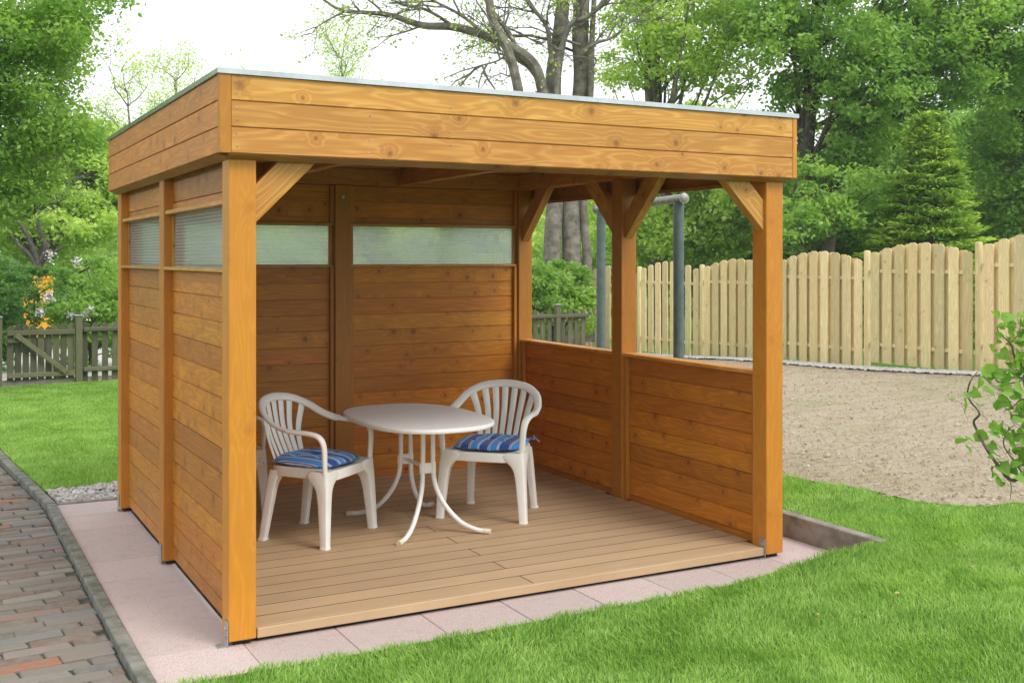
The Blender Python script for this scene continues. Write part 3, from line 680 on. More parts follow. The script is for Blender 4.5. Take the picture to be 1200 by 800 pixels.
# ------------------------------------------------------------------ furniture
def ell_ring(c, a, b, ra, rb_, n=12, e=2.6):
    o = []
    for i in range(n):
        t = 2 * math.pi * i / n; ct, st = math.cos(t), math.sin(t)
        o.append(c + a * ra * math.copysign(abs(ct) ** (2 / e), ct) + b * rb_ * math.copysign(abs(st) ** (2 / e), st))
    return o
DZ = 0.061
def make_chair(label, loc, rz):
    ch = empty('garden_chair', loc, rz, label=label, cat='chair', group='white plastic armchairs on the deck')
    # local frame: the front of the chair faces -Y
    half = [(.252, -.212, .36), (.258, -.214, .46), (.266, -.214, .56), (.273, -.190, .612), (.277, -.13, .632), (.278, -.03, .636), (.276, .05, .646), (.264, .13, .676), (.232, .205, .725), (.163, .262, .765), (.080, .292, .782), (0, .300, .787)]
    pts = [Vector(p) for p in half] + [Vector((-p[0], p[1], p[2])) for p in half[-2::-1]]
    P_ = catmull(pts, 5); m = len(P_); q = MB(); rings = []
    for i, p in enumerate(P_):
        t = (P_[min(i + 1, m - 1)] - P_[max(i - 1, 0)]).normalized()
        cen = Vector((0, p.y * .3, .52)) if p.z > .64 else Vector((0, p.y, p.z))
        wv = (p - cen); wv = (wv - t * wv.dot(t)).normalized(); b = t.cross(wv)
        k_ = min(i, m - 1 - i) / (m / 2)
        ra = 0.017 + 0.010 * min(1, k_ * 2.2); rings.append(ell_ring(p, wv, b, ra, .0125, 12))
    q.loft(rings); q.build('arm_hoop', M['plastic'], ch, True)
    # seat shell with skirt
    q = MB(); ns = 40
    def seat_ring(s_, z):
        o = []
        for i in range(ns):
            t = 2 * math.pi * i / ns; ct, st = math.cos(t), math.sin(t); e = 5
            x = .242 * s_ * math.copysign(abs(ct) ** (2 / e), ct); y = .215 * s_ * math.copysign(abs(st) ** (2 / e), st)
            x *= 1 - .10 * (y + .215) / .43
            o.append(Vector((x, y - .02, z - (.012 if y < -.16 else 0))))
        return o
    q.loft([seat_ring(.97, .372), seat_ring(1.0, .375), seat_ring(1.0, .418), seat_ring(.985, .428), seat_ring(.93, .430), seat_ring(.85, .420), seat_ring(.5, .414)])
    q.build('seat', M['plastic'], ch, True)
    # slats fan between the seat and the hoop
    arch = [p for p in P_ if p.z > .66]
    for k in range(7):
        u = (k - 3) / 3.0; xb = u * .135; xt = u * .205
        tp = min(arch, key=lambda p: abs(p.x - xt)); p0 = Vector((xb, .175, .41)); p1 = Vector((xt, tp.y - .004, tp.z - .008))
        mid = (p0 + p1) / 2 + Vector((-u * .012, .022, 0)); Q = catmull([p0, mid, p1], 6); rs = []
        for i, p in enumerate(Q):
            t = (Q[min(i + 1, 12)] - Q[max(i - 1, 0)]).normalized(); wv = Vector((1, -u * .35, 0)); wv = (wv - t * wv.dot(t)).normalized()
            rs.append(ell_ring(p, wv, t.cross(wv), (.0155 + .0075 * i / 12), .0048, 8, 3.5))
        q = MB(); q.loft(rs); q.build('slat', M['plastic'], ch, True)
    def leg(rows):
        # rows: z, outer x, inner x, front y, back y  (outer faces run on smoothly into the armrest post)
        Z_ = [r_[0] for r_ in rows]; zz = np.linspace(0, Z_[-1], 22)
        cols = [np.interp(zz, Z_, [r_[i] for r_ in rows]) for i in range(1, 5)]
        q = MB(); q.loft([ell_ring(Vector((s_ * (xo + xi) / 2, (yf + yb) / 2, z)), Vector((1, 0, 0)), Vector((0, 1, 0)), abs(xo - xi) / 2, abs(yf - yb) / 2, 20, 6) for z, xo, xi, yf, yb in zip(zz, *cols)])
        q.build('leg', M['plastic'], ch, True)
    for s_ in (-1, 1):
        leg([(0, .292, .246, -.246, -.200), (.12, .287, .234, -.243, -.190), (.24, .281, .221, -.240, -.178), (.31, .277, .208, -.238, -.165), (.345, .2755, .185, -.237, -.145), (.372, .2745, .145, -.2365, -.11), (.40, .2735, .120, -.236, -.09), (.421, .270, .16, -.234, -.12)])
        leg([(0, .236, .198, .196, .240), (.12, .230, .188, .176, .224), (.24, .224, .176, .155, .207), (.32, .220, .165, .142, .196), (.36, .217, .145, .125, .190), (.40, .214, .12, .11, .182)])
        for (fx, fy) in ((.269, -.223), (.217, .218)):
            foot = MB(); foot.loft([ell_ring(Vector((s_ * fx, fy, z)), Vector((1, 0, 0)), Vector((0, 1, 0)), r_, r_, 12, 4) for z, r_ in ((0.0005, .0265), (.008, .0265), (.010, .022))])
            foot.build('foot', M['plastic'], ch)
    return ch
def cushion(label, loc, rz, tilt):
    q = MB(); n1, n2 = 44, 30
    
    def prof(u, v, sgn):
        # superellipse pillow
        e = (abs(u) ** 5 + abs(v) ** 5) ** .2
        hgt = .031 * max(0, 1 - e ** 3.2) ** .5
        puff = 1 - .16 * (.5 + .5 * math.cos(u * math.pi * 3.5)) * (1 - abs(v) ** 4)
        for (cx, cy) in ((-.4, -.35), (.4, -.35), (0, .0), (-.4, .4), (.4, .4)):
            puff -= .45 * math.exp(-((u - cx) ** 2 + (v - cy) ** 2) / .012)
        return hgt * puff * (1.1 if sgn > 0 else .85)
    me_v = []; f4 = []
    for sgn in (1, -1):
        b0 = len(me_v)
        for i in range(n1 + 1):
            for j in range(n2 + 1):
                u = -1 + 2 * i / n1; v = -1 + 2 * j / n2
                uu = u * math.sqrt(1 - v * v / 2 * .45); vv = v * math.sqrt(1 - u * u / 2 * .45)
                me_v.append((uu * .222, vv * .212 , .026 + sgn * prof(u, v, sgn) + .003 * math.sin(u * 7 + v * 3)))
        for i in range(n1):
            for j in range(n2):
                a = b0 + i * (n2 + 1) + j; r_ = (a, a + n2 + 1, a + n2 + 2, a + 1); f4.append(r_ if sgn > 0 else r_[::-1])
    o = link('seat_cushion', np_mesh('seat_cushion', np.array(me_v), [np.array(f4)], True), M['cushion'], None, loc, (R(tilt), 0, rz), label=label, category='cushion', group='blue striped seat cushions')
    for s_ in (-1, 1):
        q = MB(); q.ring_tube(catmull([(s_ * .19, .19, .03), (s_ * .215, .235, .012), (s_ * .20, .262, .03), (s_ * .235, .275, -.01)], 4), .0028, 5); q.build('tie', M['cushion'], o, True)
    return o
def rz_of(dx, dy): return math.atan2(dy, dx) + math.pi / 2      # chair front -Y turned to (dx, dy)
c1 = (0.872, 1.475); r1 = rz_of(.64, -.76)
c2 = (2.030, 1.486); r2 = rz_of(-.70, -.71)
make_chair('white plastic armchair left of the table, turned sideways, whole backrest fan in view', (*c1, DZ), r1)
make_chair('white plastic armchair right of the table, facing the camera in the back corner', (*c2, DZ), r2)
make_chair('white plastic armchair almost hidden behind the front left post, only one leg showing', (.505, 2.31, DZ), rz_of(1, 0))
cushion('blue striped cushion on the left chair, long side seen beneath the near armrest', (c1[0], c1[1], DZ + .418), r1, 1.5)
cushion('blue striped cushion on the right chair in the back corner, seen from its front', (c2[0], c2[1], DZ + .418), r2, 1.5)
tb = empty('garden_table', (1.482, 1.42, DZ), 0, label='oval white garden table on curved tube legs between the two chairs', cat='table')
q = MB(); A_, B_ = .585, .385
def tring(s_, z, n=72, dd=0):
    o = []
    for i in range(n):
        t = 2 * math.pi * i / n; ct, st = math.cos(t), math.sin(t); e = 2.65
        o.append(Vector(((B_ + dd) * s_ * math.copysign(abs(ct) ** (2 / e), ct), (A_ + dd) * s_ * math.copysign(abs(st) ** (2 / e), st), z)))
    return o
q.loft([tring(.93, .628), tring(1, .634, dd=-.004), tring(1, .640), tring(1, .650), tring(1, .656, dd=-.003), tring(1, .6595, dd=-.009), tring(1, .6605, dd=-.02), tring(.6, .6605)])
q.build('table_top', M['tabletop'], tb, True)
for sy in (-1, 1):
    for sx in (-1, 1):
        y0 = sy * .17
        path_ = [(sx * .032, y0, .632), (sx * .032, y0, .48), (sx * .034, y0 * 1.0, .36), (sx * .045, y0 + sy * .015, .26), (sx * .085, y0 + sy * .055, .155), (sx * .15, y0 + sy * .12, .065), (sx * .22, y0 + sy * .19, .024), (sx * .285, y0 + sy * .245, .0145)]
        Q = catmull(path_, 6)
        lg = MB(); lg.ring_tube(Q, .0145, 12); lo = lg.build('leg', M['enamel'], tb, True)
        d = (Q[-1] - Q[-3]).normalized(); cp = MB(); cp.ring_tube([Q[-1] - d * .035, Q[-1] + d * .006], [.0165, .0165], 12); cp.build('foot_cap', M['cap'], lo, True)
    box('bracket', (.105, .012, .062), (0, sy * .17, .37), M['enamel'], tb, bev=.006, seg=2)
q = MB(); q.ring_tube([(0, -.165, .37), (0, .165, .37)], .011, 10); q.ring_tube([(-.015, -.172, .37), (-.015, .1, .37)], .006, 8); q.build('crossbar', M['enamel'], tb, True)
q = MB(); q.box((0, 0, .622), (.10, .58, .012)); q.box((.0, -.17, .60), (.03, .02, .04)); q.build('top_support', M['enamel'], tb, bev=.002)

# ------------------------------------------------------------------ steel frame behind the pavilion
fr = empty('steel_frame', (3.907, 2.05, Hf(3.9, 2.05)), 0, label='green grey steel post frame with a round top bar behind the pavilion', cat='frame')
z_ = Hf(3.9, 2.05); top = 2.12 - z_
for (dx, dy) in ((0, 0), (.403, 1.71)):
    q = MB(); q.ring_tube([(dx, dy, -.3), (dx, dy, top - .03)], .041, 16)
    for zz in (1.0 - .2, ): q.ring_tube([(dx, dy, zz), (dx, dy, zz + .006)], .0425, 16)
    q.build('post', M['greysteel'], fr, True)
v = Vector((.403, 1.71, 0)); d = v.normalized()
q = MB(); q.ring_tube([-d * .09 + Vector((0, 0, top)), v + d * .10 + Vector((0, 0, top))], .034, 16); q.build('top_bar', M['oldsteel'], fr, True)
for pp, dd in ((-d * .09, -1), (v + d * .10, 1)):
    q = MB(); c_ = pp + Vector((0, 0, top)); q.ring_tube([c_ - d * .015 * dd * -1, c_ + d * dd * .012, c_ + d * dd * .022], [.041, .041, .022], 14); q.build('end_cap', M['oldsteel'], fr, True)

# ------------------------------------------------------------------ tan board fence
FX = 10.4
fence = empty('board_fence', (0, 0, 0), label='tall tan board fence with arched panels beyond the soil plot', cat='fence')
valleys = [13.75 - 1.83 * k for k in range(9)]          # 13.75 .. -0.9
pan_base = [-.115, -.03, .015, .125, .225, .32, .36, .38]
def board(y, zb, zt, x, wd=.098, th=.018):
    q = MB(); L = zt - zb; prof = [(-L / 2, -wd / 2), (L / 2 - .03, -wd / 2), (L / 2 - .012, -wd * .36), (L / 2, -wd * .18), (L / 2, wd * .18), (L / 2 - .012, wd * .36), (L / 2 - .03, wd / 2), (-L / 2, wd / 2)]
    # local X = along the board, turned upright
    q.loft([[(p[0], p[1], -th / 2) for p in prof], [(p[0], p[1], th / 2) for p in prof]])
    o = q.build('fence_board', M['fence'], fence, bev=.003, loc=(x, y, (zt + zb) / 2), rot=(rb.gauss(0, .004), R(-90), 0))
    f_ = rb.uniform(.86, 1.06); o.color = (f_ * rb.uniform(.97, 1.05), f_, f_ * rb.uniform(.88, 1.0), 1)
for k in range(8):
    ya, yb = valleys[k], valleys[k + 1]; zb = pan_base[k]; L = ya - yb
    nf = 8; pitch = (L - .085) / nf
    for i in range(nf):
        yy = ya - .0425 - pitch * (i + .5); t = (i + .5) / nf; arch = .155 * math.sin(math.pi * t) ** 1.0
        board(yy, zb + .02, zb + 1.50 + arch, FX - .0235, wd=pitch * rb.uniform(.64, .72))
        if i < nf - 1 and k > 1:
            y2 = yy - pitch / 2; t = (i + 1) / nf; board(y2, zb + .05, zb + 1.49 + .155 * math.sin(math.pi * t), FX + .0235, wd=pitch * .76)
    if k <= 1: pass
    for rzz in (.27, 1.27):
        box('fence_rail', (L - .09, .028, .048), (FX, (ya + yb) / 2, zb + rzz), M['fence'], fence, (0, 0, R(90)), .003)
for k, yv in enumerate(valleys):
    zb = pan_base[min(k, 7)]
    q = MB(); L = 1.80; q.ring_tube([(-L / 2, 0, 0), (L / 2 - .02, 0, 0), (L / 2 - .006, 0, 0), (L / 2, 0, 0)], [.045, .045, .038, .02], 12)
    q.build('fence_post', M['fence'], fence, True, loc=(FX - .01, yv, zb + 1.555 - L / 2), rot=(0, R(-90), 0)).color = (.86, .86, .80, 1)

# ------------------------------------------------------------------ old picket fence and gate
FY = 10.7
def picket(parent, x, zb, zt, y, wd=.075, lx=0.0, name='picket'):
    q = MB(); L = zt - zb; prof = [(-L / 2, -wd / 2), (L / 2 - .04, -wd / 2), (L / 2, 0), (L / 2 - .04, wd / 2), (-L / 2, wd / 2)]
    q.loft([[(p[0], -.011, p[1]) for p in prof], [(p[0], .011, p[1]) for p in prof]])
    o = q.build(name, M['oldwood'], parent, bev=.002, loc=(x, y, (zt + zb) / 2), rot=(rb.gauss(0, .01), R(-90), 0)); o.rotation_euler = (0, R(-90) + rb.gauss(0, .012), 0)
    f_ = rb.uniform(.75, 1.2); o.color = (f_, f_, f_, 1)
def xat(px, Y=FY):
    k_ = (px - CX) / F; return (k_ * (4.751 + .8815 * Y) + 1.2138 + .472 * Y) / (.8815 - k_ * .472)
gz = 0.02
gate = empty('garden_gate', (0, 0, 0), label='weathered grey picket gate with a diagonal brace at the end of the left lawn', cat='gate')
gx0, gx1 = xat(8), xat(87)
n_ = 8
for i in range(n_ + 1): picket(gate, gx0 + .04 + (gx1 - gx0 - .08) * i / n_, gz + .09, gz + .80 + .02 * math.sin(i), FY - .01)
for zz in (.70, .16): box('gate_rail', (gx1 - gx0, .045, .06), ((gx0 + gx1) / 2, FY - .048, gz + zz), M['oldwood'], gate, (0, 0, 0), .004).color = (1.3, 1.3, 1.2, 1)
box('gate_rail', (.28, .045, .045), (gx0 + .14, FY - .048, gz + .60), M['oldwood'], gate, (0, 0, 0), .004)
Lb = math.hypot(gx1 - gx0 - .2, .50)
box('diagonal_brace', (Lb, .035, .062), ((gx0 + gx1) / 2, FY - .088, gz + .43), M['oldwood'], gate, (0, math.atan2(.50, gx1 - gx0 - .2), 0), .004).color = (1.25, 1.25, 1.15, 1)
pf = empty('picket_fence', (0, 0, 0), label='weathered green grey picket fence running behind the pavilion', cat='fence')
for px in (92, 655 - 3): 
    x = xat(px); box('fence_post', (1.05, .085, .085), (x, FY - .03, gz + .37), M['oldwood'], pf, (0, R(-90), 0), .008).color = (1.1, 1.1, 1.05, 1)
    box('post_cap', (.10, .10, .018), (x, FY - .03, gz + .906), M['zinc'], pf, bev=.004)
x = gx0 - .10; box('fence_post', (1.05, .085, .085), (x, FY - .03, gz + .37), M['oldwood'], pf, (0, R(-90), 0), .008); box('post_cap', (.10, .10, .018), (x, FY - .03, gz + .906), M['zinc'], pf, bev=.004)
x = xat(99) ; xe_ = xat(688)
while x < xe_:
    picket(pf, x, gz + .02, gz + .81 + rb.uniform(-.02, .03), FY); x += .128
for zz in (.72, .20): box('fence_rail', (xe_ - xat(97), .06, .06), ((xe_ + xat(97)) / 2, FY - .048, gz + zz), M['oldwood'], pf, (0, 0, 0), .012)
x = gx0 - .25
while x > gx0 - 3.2: picket(pf, x, gz + .02, gz + .86, FY); x -= .128
box('fence_rail', (3.0, .05, .06), (gx0 - 1.7, FY - .045, gz + .72), M['oldwood'], pf, (0, 0, 0), .006)
box('gravel_board', (gx1 - gx0 + .9, .05, .16), ((gx0 + gx1) / 2 + .2, FY + .02, gz + .02), M['concrete'], pf, (0, 0, 0), .008)
q = MB(); q.box((2.0, 14.2, Hf(1, 14) + .012), (11.0, 5.2, .01)); q.build('road', M['paleroad'], kind='structure')

# ------------------------------------------------------------------ foliage
def leaf_mesh(name, C, size, tint, up=0.35, aspect=0.55, dirs=None, fold=0.25):
    n = len(C)
    Nn = RNG.normal(0, 1, (n, 3)); Nn[:, 2] = np.abs(Nn[:, 2]) + up; Nn /= np.linalg.norm(Nn, axis=1)[:, None]
    D = RNG.normal(0, 1, (n, 3)) if dirs is None else dirs + RNG.normal(0, .25, (n, 3))
    if dirs is None: D[:, 2] -= .5
    D -= Nn * np.sum(D * Nn, 1)[:, None]; D /= np.linalg.norm(D, axis=1)[:, None] + 1e-9
    S = np.cross(Nn, D); sz = size * RNG.uniform(.65, 1.25, n) if not hasattr(size, '__len__') else size
    sz = sz[:, None]
    a = C - D * sz * .5; b = C + S * sz * aspect * .5 + Nn * sz * fold * .3; c = C + D * sz * .5; d = C - S * sz * aspect * .5 + Nn * sz * fold * .3
    V = np.stack([a, b, c, d], 1).reshape(-1, 3); o = (np.arange(n) * 4)[:, None]
    F3 = np.concatenate([np.array([[0, 1, 2]]) + o, np.array([[0, 2, 3]]) + o])
    return np_mesh(name, V, [F3], False, np.repeat(tint, 4))
def clumps(blobs):
    """blobs: (centre, (rx,ry,rz), number of clumps) -> clump centres, thinned to the outside"""
    out_ = []
    for c, r_, n in blobs:
        v = RNG.normal(0, 1, (n, 3)); v /= np.linalg.norm(v, axis=1)[:, None]; rad = RNG.uniform(0, 1, n) ** .42
        out_.append(np.array(c) + v * rad[:, None] * np.array(r_))
    return np.concatenate(out_)
def crown_pts(cl, per, cr, flat=.55):
    n = len(cl) * per; idx = np.repeat(np.arange(len(cl)), per)
    v = RNG.normal(0, 1, (n, 3)); v /= np.linalg.norm(v, axis=1)[:, None]; rad = RNG.uniform(0, 1, n) ** .5
    sc = RNG.uniform(.55, 1.35, len(cl))[idx] * cr
    p = cl[idx] + v * (rad * sc)[:, None] * np.array([1, 1, flat])
    base = RNG.uniform(0.05, .75, len(cl))[idx]
    return p, np.clip(base + RNG.normal(0, .16, n), 0, 1)
def limb_to(q, trunk, tgt, r0, n=6, sides=5):
    tr = [Vector(p) for p in trunk]; t = Vector(tgt)
    cand = [p for p in tr if p.z < t.z - .15 * (Vector((p.x, p.y, 0)) - Vector((t.x, t.y, 0))).length] or [tr[len(tr) // 2]]
    s_ = cand[-1] if random.random() < .3 else random.choice(cand[len(cand) // 3:] or cand)
    mid = s_.lerp(t, .5) + Vector((random.uniform(-.3, .3), random.uniform(-.3, .3), random.uniform(.1, .5))) * (t - s_).length * .25
    Q = catmull([s_, mid, t], n // 2); q.ring_tube(Q, lerp_list([r0, r0 * .6, r0 * .2], len(Q)), sides, cap=False)
def tree(name, label, trunk, rads, blobs, per, cr, lsize, lmat, bark='bark', limbs=24, limb_r=.05, cat='tree', group=None, trunks=None, twig=None, flat=.55, aspect=.55):
    t = empty(name, trunk[0], label=label, cat=cat, group=group); o0 = Vector(trunk[0])
    T_ = catmull(trunk, 5)
    q = MB(); q.ring_tube(T_, lerp_list(rads, len(T_)), 12); b_ = q.build('trunk', M[bark], t, True, loc=-o0)
    cl = clumps(blobs)
    q = MB()
    for p in cl[RNG.permutation(len(cl))[:limbs]]: limb_to(q, T_, p, limb_r * random.uniform(.5, 1.3))
    if q.v: q.build('branches', M[bark], t, True, loc=-o0)
    pts, tint = crown_pts(cl, per, cr, flat)
    link('crown', leaf_mesh('crown', pts, lsize, tint, aspect=aspect), M[lmat], t, -o0)
    return t
def Wp(px, py, Z): return tuple(P(px, Z, py=py))
def gp(px, Z, dz=0.0):
    p = P(px, Z, z=0); p.z = Hf(min(p.x, 60), min(p.y, 60)) - .05 + dz; return tuple(p)

# big broadleaf overhanging the top left
tree('broadleaf_tree', 'dense green tree overhanging the top left corner of the view',
     [gp(-240, 13), Wp(-235, 200, 13), Wp(-215, 0, 13), Wp(-190, -260, 13)], [.24, .2, .17, .1],
     [(Wp(-20, 15, 11), (1.25, 1.2, .75), 110), (Wp(55, 40, 11), (.5, .8, .42), 42), (Wp(-30, 125, 11), (1.0, 1.1, .65), 100), (Wp(50, 150, 11.5), (.45, .7, .38), 34),
      (Wp(-30, 215, 11.5), (.85, 1.1, .55), 70), (Wp(95, -5, 11), (.32, .5, .2), 14), (Wp(100, 160, 12), (.2, .4, .13), 8), (Wp(-220, 60, 12.5), (2.2, 2.0, 3.0), 220)], 120, .30, .062, 'leaf', limbs=60, limb_r=.03)
# bright trees beyond the picket fence on the left
fm_ = tree('field_maple', 'pale green spreading tree with a dark forked trunk beyond the left gate',
     [gp(47, 27), Wp(48, 320, 27), Wp(46, 290, 27), Wp(44, 240, 27), Wp(40, 190, 27)], [.16, .13, .10, .08, .05],
     [(Wp(60, 245, 28), (2.1, 2.0, 1.5), 120), (Wp(0, 235, 28), (1.6, 1.6, 1.2), 70), (Wp(115, 225, 29), (1.4, 1.5, 1.4), 75), (Wp(55, 200, 29), (1.6, 1.5, .8), 45), (Wp(140, 200, 30), (1.0, 1.5, 1.3), 30)], 130, .55, .15, 'leaf_pale', 'darkbark', limbs=30, limb_r=.1)
t_ = MB()
for pts in ([(47, 322), (36, 300), (20, 285), (2, 262)], [(48, 315), (28, 268), (13, 258)], [(46, 310), (54, 290), (46, 270), (45, 258)], [(50, 322), (60, 300), (75, 288)]):
    Q = catmull([Wp(a, b, 26.2) for a, b in pts], 5); t_.ring_tube(Q, lerp_list([.075, .055, .02], len(Q)), 8)
t_.build('limbs', M['darkbark'], fm_, True, loc=-Vector(fm_.location))
for i, (px, Z, hpx, wd, lab) in enumerate([(20, 24, 318, 1.6, 'mid green shrub left of the yellow container behind the gate'), (118, 22, 330, 1.4, 'green shrub beyond the fence right beside the pavilion corner'),
                               (-60, 23, 300, 1.8, 'broad green shrub at the far left beyond the picket fence')]):
    c = P(px, Z, py=hpx + 30); zc = c.z
    tree('shrub', lab, [gp(px, Z), tuple(c)], [.06, .03], [((c.x, c.y, zc * .55), (wd, 1.0, zc * .62), 110)], 130, .36, .09, 'leaf' if i else 'leaf_dark', 'darkbark', 14, .02, 'shrub')
# lilac with pale flower heads
def lilac(px0, px1, Z, ytop, label, nfl, mat='leaf_dark'):
    x0 = P(px0, Z, z=0); x1 = P(px1, Z, z=0); c = (x0 + x1) / 2; zt = P(0, Z, py=ytop).z; hw = (x1 - x0).length / 2
    t = tree('lilac_bush', label, [gp((px0 + px1) / 2, Z), (c.x, c.y, zt * .7)], [.05, .02], [((c.x, c.y, zt * .5), (hw, .7, zt * .52), int(90 * hw))], 120, .26, .085, mat, 'darkbark', 12, .018, 'shrub')
    o0 = Vector(t.location)
    for i in range(nfl):
        u = RNG.uniform(-.9, .9); p = Vector((c.x + u * (x1 - x0).x / 2 - FWD[0] * .75, c.y + u * (x1 - x0).y / 2 - FWD[1] * .75, zt * RNG.uniform(.45, .98)))
        n = 70; k_ = RNG.uniform(0, 1, n); v = RNG.normal(0, 1, (n, 3)); v[:, 2] *= .4
        v[:, 2] *= 2; C = np.array(p) + v * .034 * (1.2 - .6 * k_)[:, None] + np.stack([0 * k_, 0 * k_, k_ * .08], -1)
        link('flower_head', leaf_mesh('flower_head', C, .035, k_, aspect=.9), M['petal'], t, -o0)
lilac(-60, 40, 16.2, 300, 'dark green lilac bush in front of the yellow container at the gate', 2)
lilac(50, 165, 16.4, 296, 'lilac bush with white flower heads behind the picket fence left of the pavilion', 8, 'leaf')
lilac(170, 420, 16.8, 325, 'pale green shrub right behind the ribbed back windows of the pavilion', 4, 'leaf_pale')
tree('shrub', 'small leafy twigs hiding most of the yellow container behind the gate', [gp(40, 18.4), Wp(40, 345, 18.4)], [.02, .01], [(Wp(40, 362, 18.4), (.22, .2, .22), 7), (Wp(20, 340, 18.2), (.22, .3, .45), 26), (Wp(50, 316, 18.5), (.3, .2, .10), 9)], 60, .14, .07, 'leaf_dark', 'darkbark', 6, .01, 'shrub')
yc = empty('yellow_container', tuple(P(45, 19.5, z=0)), R(-28), label='yellow orange container glimpsed through the leaves behind the gate', cat='container')
q = MB(); q.box((0, 0, .80), (.36, .4, 1.02)); q.box((0, 0, 1.33), (.40, .44, .05)); q.build('body', M['yellow'], yc, bev=.02)
q = MB(); q.box((0, 0, .17), (.33, .36, .28)); q.build('base', M['black'], yc)

# twin trunk tree behind the pavilion with arching branch, nearly bare
class Wig: pass
def grow(q, p, d, L, r, lvl, tips, drop=.0):
    pts = [Vector(p)]; dd = Vector(d).normalized(); n = 5
    for i in range(n):
        dd = (dd + Vector((random.gauss(0, .16), random.gauss(0, .16), random.gauss(0, .13) + .03 - drop))).normalized()
        pts.append(pts[-1] + dd * L / n)
    q.ring_tube(pts, lerp_list([r, r * .35], n + 1), 5 if lvl else 7, cap=False)
    if lvl <= 0: tips.append(pts[-1]); tips.append(pts[3]); return
    for k in range(3 + (lvl > 1)):
        s_ = pts[random.randint(1, n)]; nd = (dd + Vector((random.gauss(0, .75), random.gauss(0, .75), random.gauss(.1, .5)))).normalized()
        grow(q, s_, nd, L * random.uniform(.5, .72), r * .5, lvl - 1, tips, drop)
bt = empty('twin_trunk_tree', gp(660, 21), label='old grey twin trunk tree rising behind the pavilion, barely in leaf', cat='tree'); o0 = Vector(bt.location)
tips = []
trs = [([(648, 420), (647, 300), (652, 200), (648, 100), (656, 40), (662, -30), (668, -160)], [.22, .17, .16, .155, .14, .12, .10]),
       ([(672, 420), (670, 300), (670, 200), (682, 100), (680, 40), (684, -40), (690, -170)], [.24, .18, .17, .17, .16, .14, .10]),
       ([(690, 400), (688, 300), (684, 240), (692, 110), (694, 40), (700, -60)], [.12, .09, .07, .06, .055, .04])]
for pts, rad in trs:
    Q = catmull([Wp(a, b, 21 + .3 * random.random()) for a, b in pts], 5); q = MB(); q.ring_tube(Q, lerp_list(rad, len(Q)), 14); q.build('trunk', M['bark'], bt, True, loc=-o0)
brs = [([(642, 150), (636, 108), (625, 75), (598, 55), (574, 44), (533, 32), (495, 30), (457, 18), (428, 15), (399, 12), (372, -5)], [.17, .15, .14, .12, .10, .07, .05, .03], 9),
       ([(646, 150), (640, 110), (622, 80), (604, 66), (600, 45), (575, 10), (560, -20)], [.11, .09, .07, .05], 5),
       ([(612, 150), (607, 104), (596, 62), (578, 25), (572, -10), (566, -60)], [.14, .13, .12, .10], 5),
       ([(651, 130), (655, 70), (668, 30), (684, 22), (700, 10), (722, -20)], [.09, .07, .04], 4),
       ([(652, 110), (645, 60), (640, 30), (620, 5), (606, -20)], [.08, .06, .04], 5),
       ([(533, 32), (500, 12), (470, 5), (440, -12)], [.05, .04, .02], 5),
       ([(574, 44), (540, 18), (510, 2), (480, -18)], [.05, .04, .02], 5),
       ([(684, 60), (700, 50), (718, 44), (740, 25)], [.06, .04, .02], 4),
       ([(598, 55), (586, 70), (560, 78), (540, 84), (520, 92)], [.03, .02, .012], 5)]
q = MB()
for pts, rad, nt_ in brs:
    Z_ = 20.6 + random.uniform(-.5, .5); Q = catmull([Wp(a, b, Z_) for a, b in pts], 5); q.ring_tube(Q, [a_ * .68 for a_ in lerp_list(rad, len(Q))], 8)
    for k in range(nt_):
        i = random.randint(len(Q) // 4, len(Q) - 1); d = (Q[min(i + 1, len(Q) - 1)] - Q[i - 1]).normalized()
        grow(q, Q[i], d + Vector((random.gauss(0, .8), random.gauss(0, .8), random.gauss(0, .55))), random.uniform(.6, 1.3), .022, 2, tips, .02)
for pts, rad in trs[:2]:
    for k in range(9):
        a, b = Wp(pts[4][0], random.uniform(-150, 90), 21), None
        grow(q, a, (random.gauss(0, 1), random.gauss(0, 1), .5), random.uniform(.8, 1.6), .035, 2, tips)
q.build('branches', M['bark'], bt, True, loc=-o0)
tp = np.array([tuple(t) for t in tips]); idx = RNG.integers(0, len(tp), 5200)
sel = tp[idx] + RNG.normal(0, .09, (5200, 3)); 
link('crown', leaf_mesh('crown', sel, .075, RNG.uniform(0, 1, 5200), aspect=.6), M['leaf_young'], bt, -o0)
# far light trees above the roof on the left, thin spring crowns
for i, (px, pt, Z, lab) in enumerate([(205, 95, 46, 'thin distant tree top just above the left roof corner'), (150, 125, 42, 'thin distant tree seen left of the roof corner'), (400, 70, 48, 'thin distant tree top above the middle of the roof')]):
    t = empty('distant_tree', gp(px, Z), label=lab, cat='tree', group='thin leaved distant trees'); o0 = Vector(t.location); q = MB(); tips = []
    top_ = P(px, Z, py=pt); base_ = Vector(gp(px, Z)); Q = catmull([base_, base_.lerp(top_, .5) + Vector((.3, 0, 0)), top_], 6); q.ring_tube(Q, lerp_list([.22, .12, .03], len(Q)), 7)
    q.build('trunk', M['bark'], t, True, loc=-o0); q = MB()
    for k in range(20):
        j = random.randint(5, len(Q) - 1); grow(q, Q[j], (random.gauss(0, 1), random.gauss(0, 1), .9), random.uniform(1.0, 2.2), .03, 2, tips)
    q.build('branches', M['bark'], t, True, loc=-o0); tp = np.array([tuple(a) for a in tips]); idx = RNG.integers(0, len(tp), 6500)
    link('crown', leaf_mesh('crown', tp[idx] + RNG.normal(0, .26, (6500, 3)), .12, RNG.uniform(0, 1, 6500)), M['leaf_pale'], t, -o0)
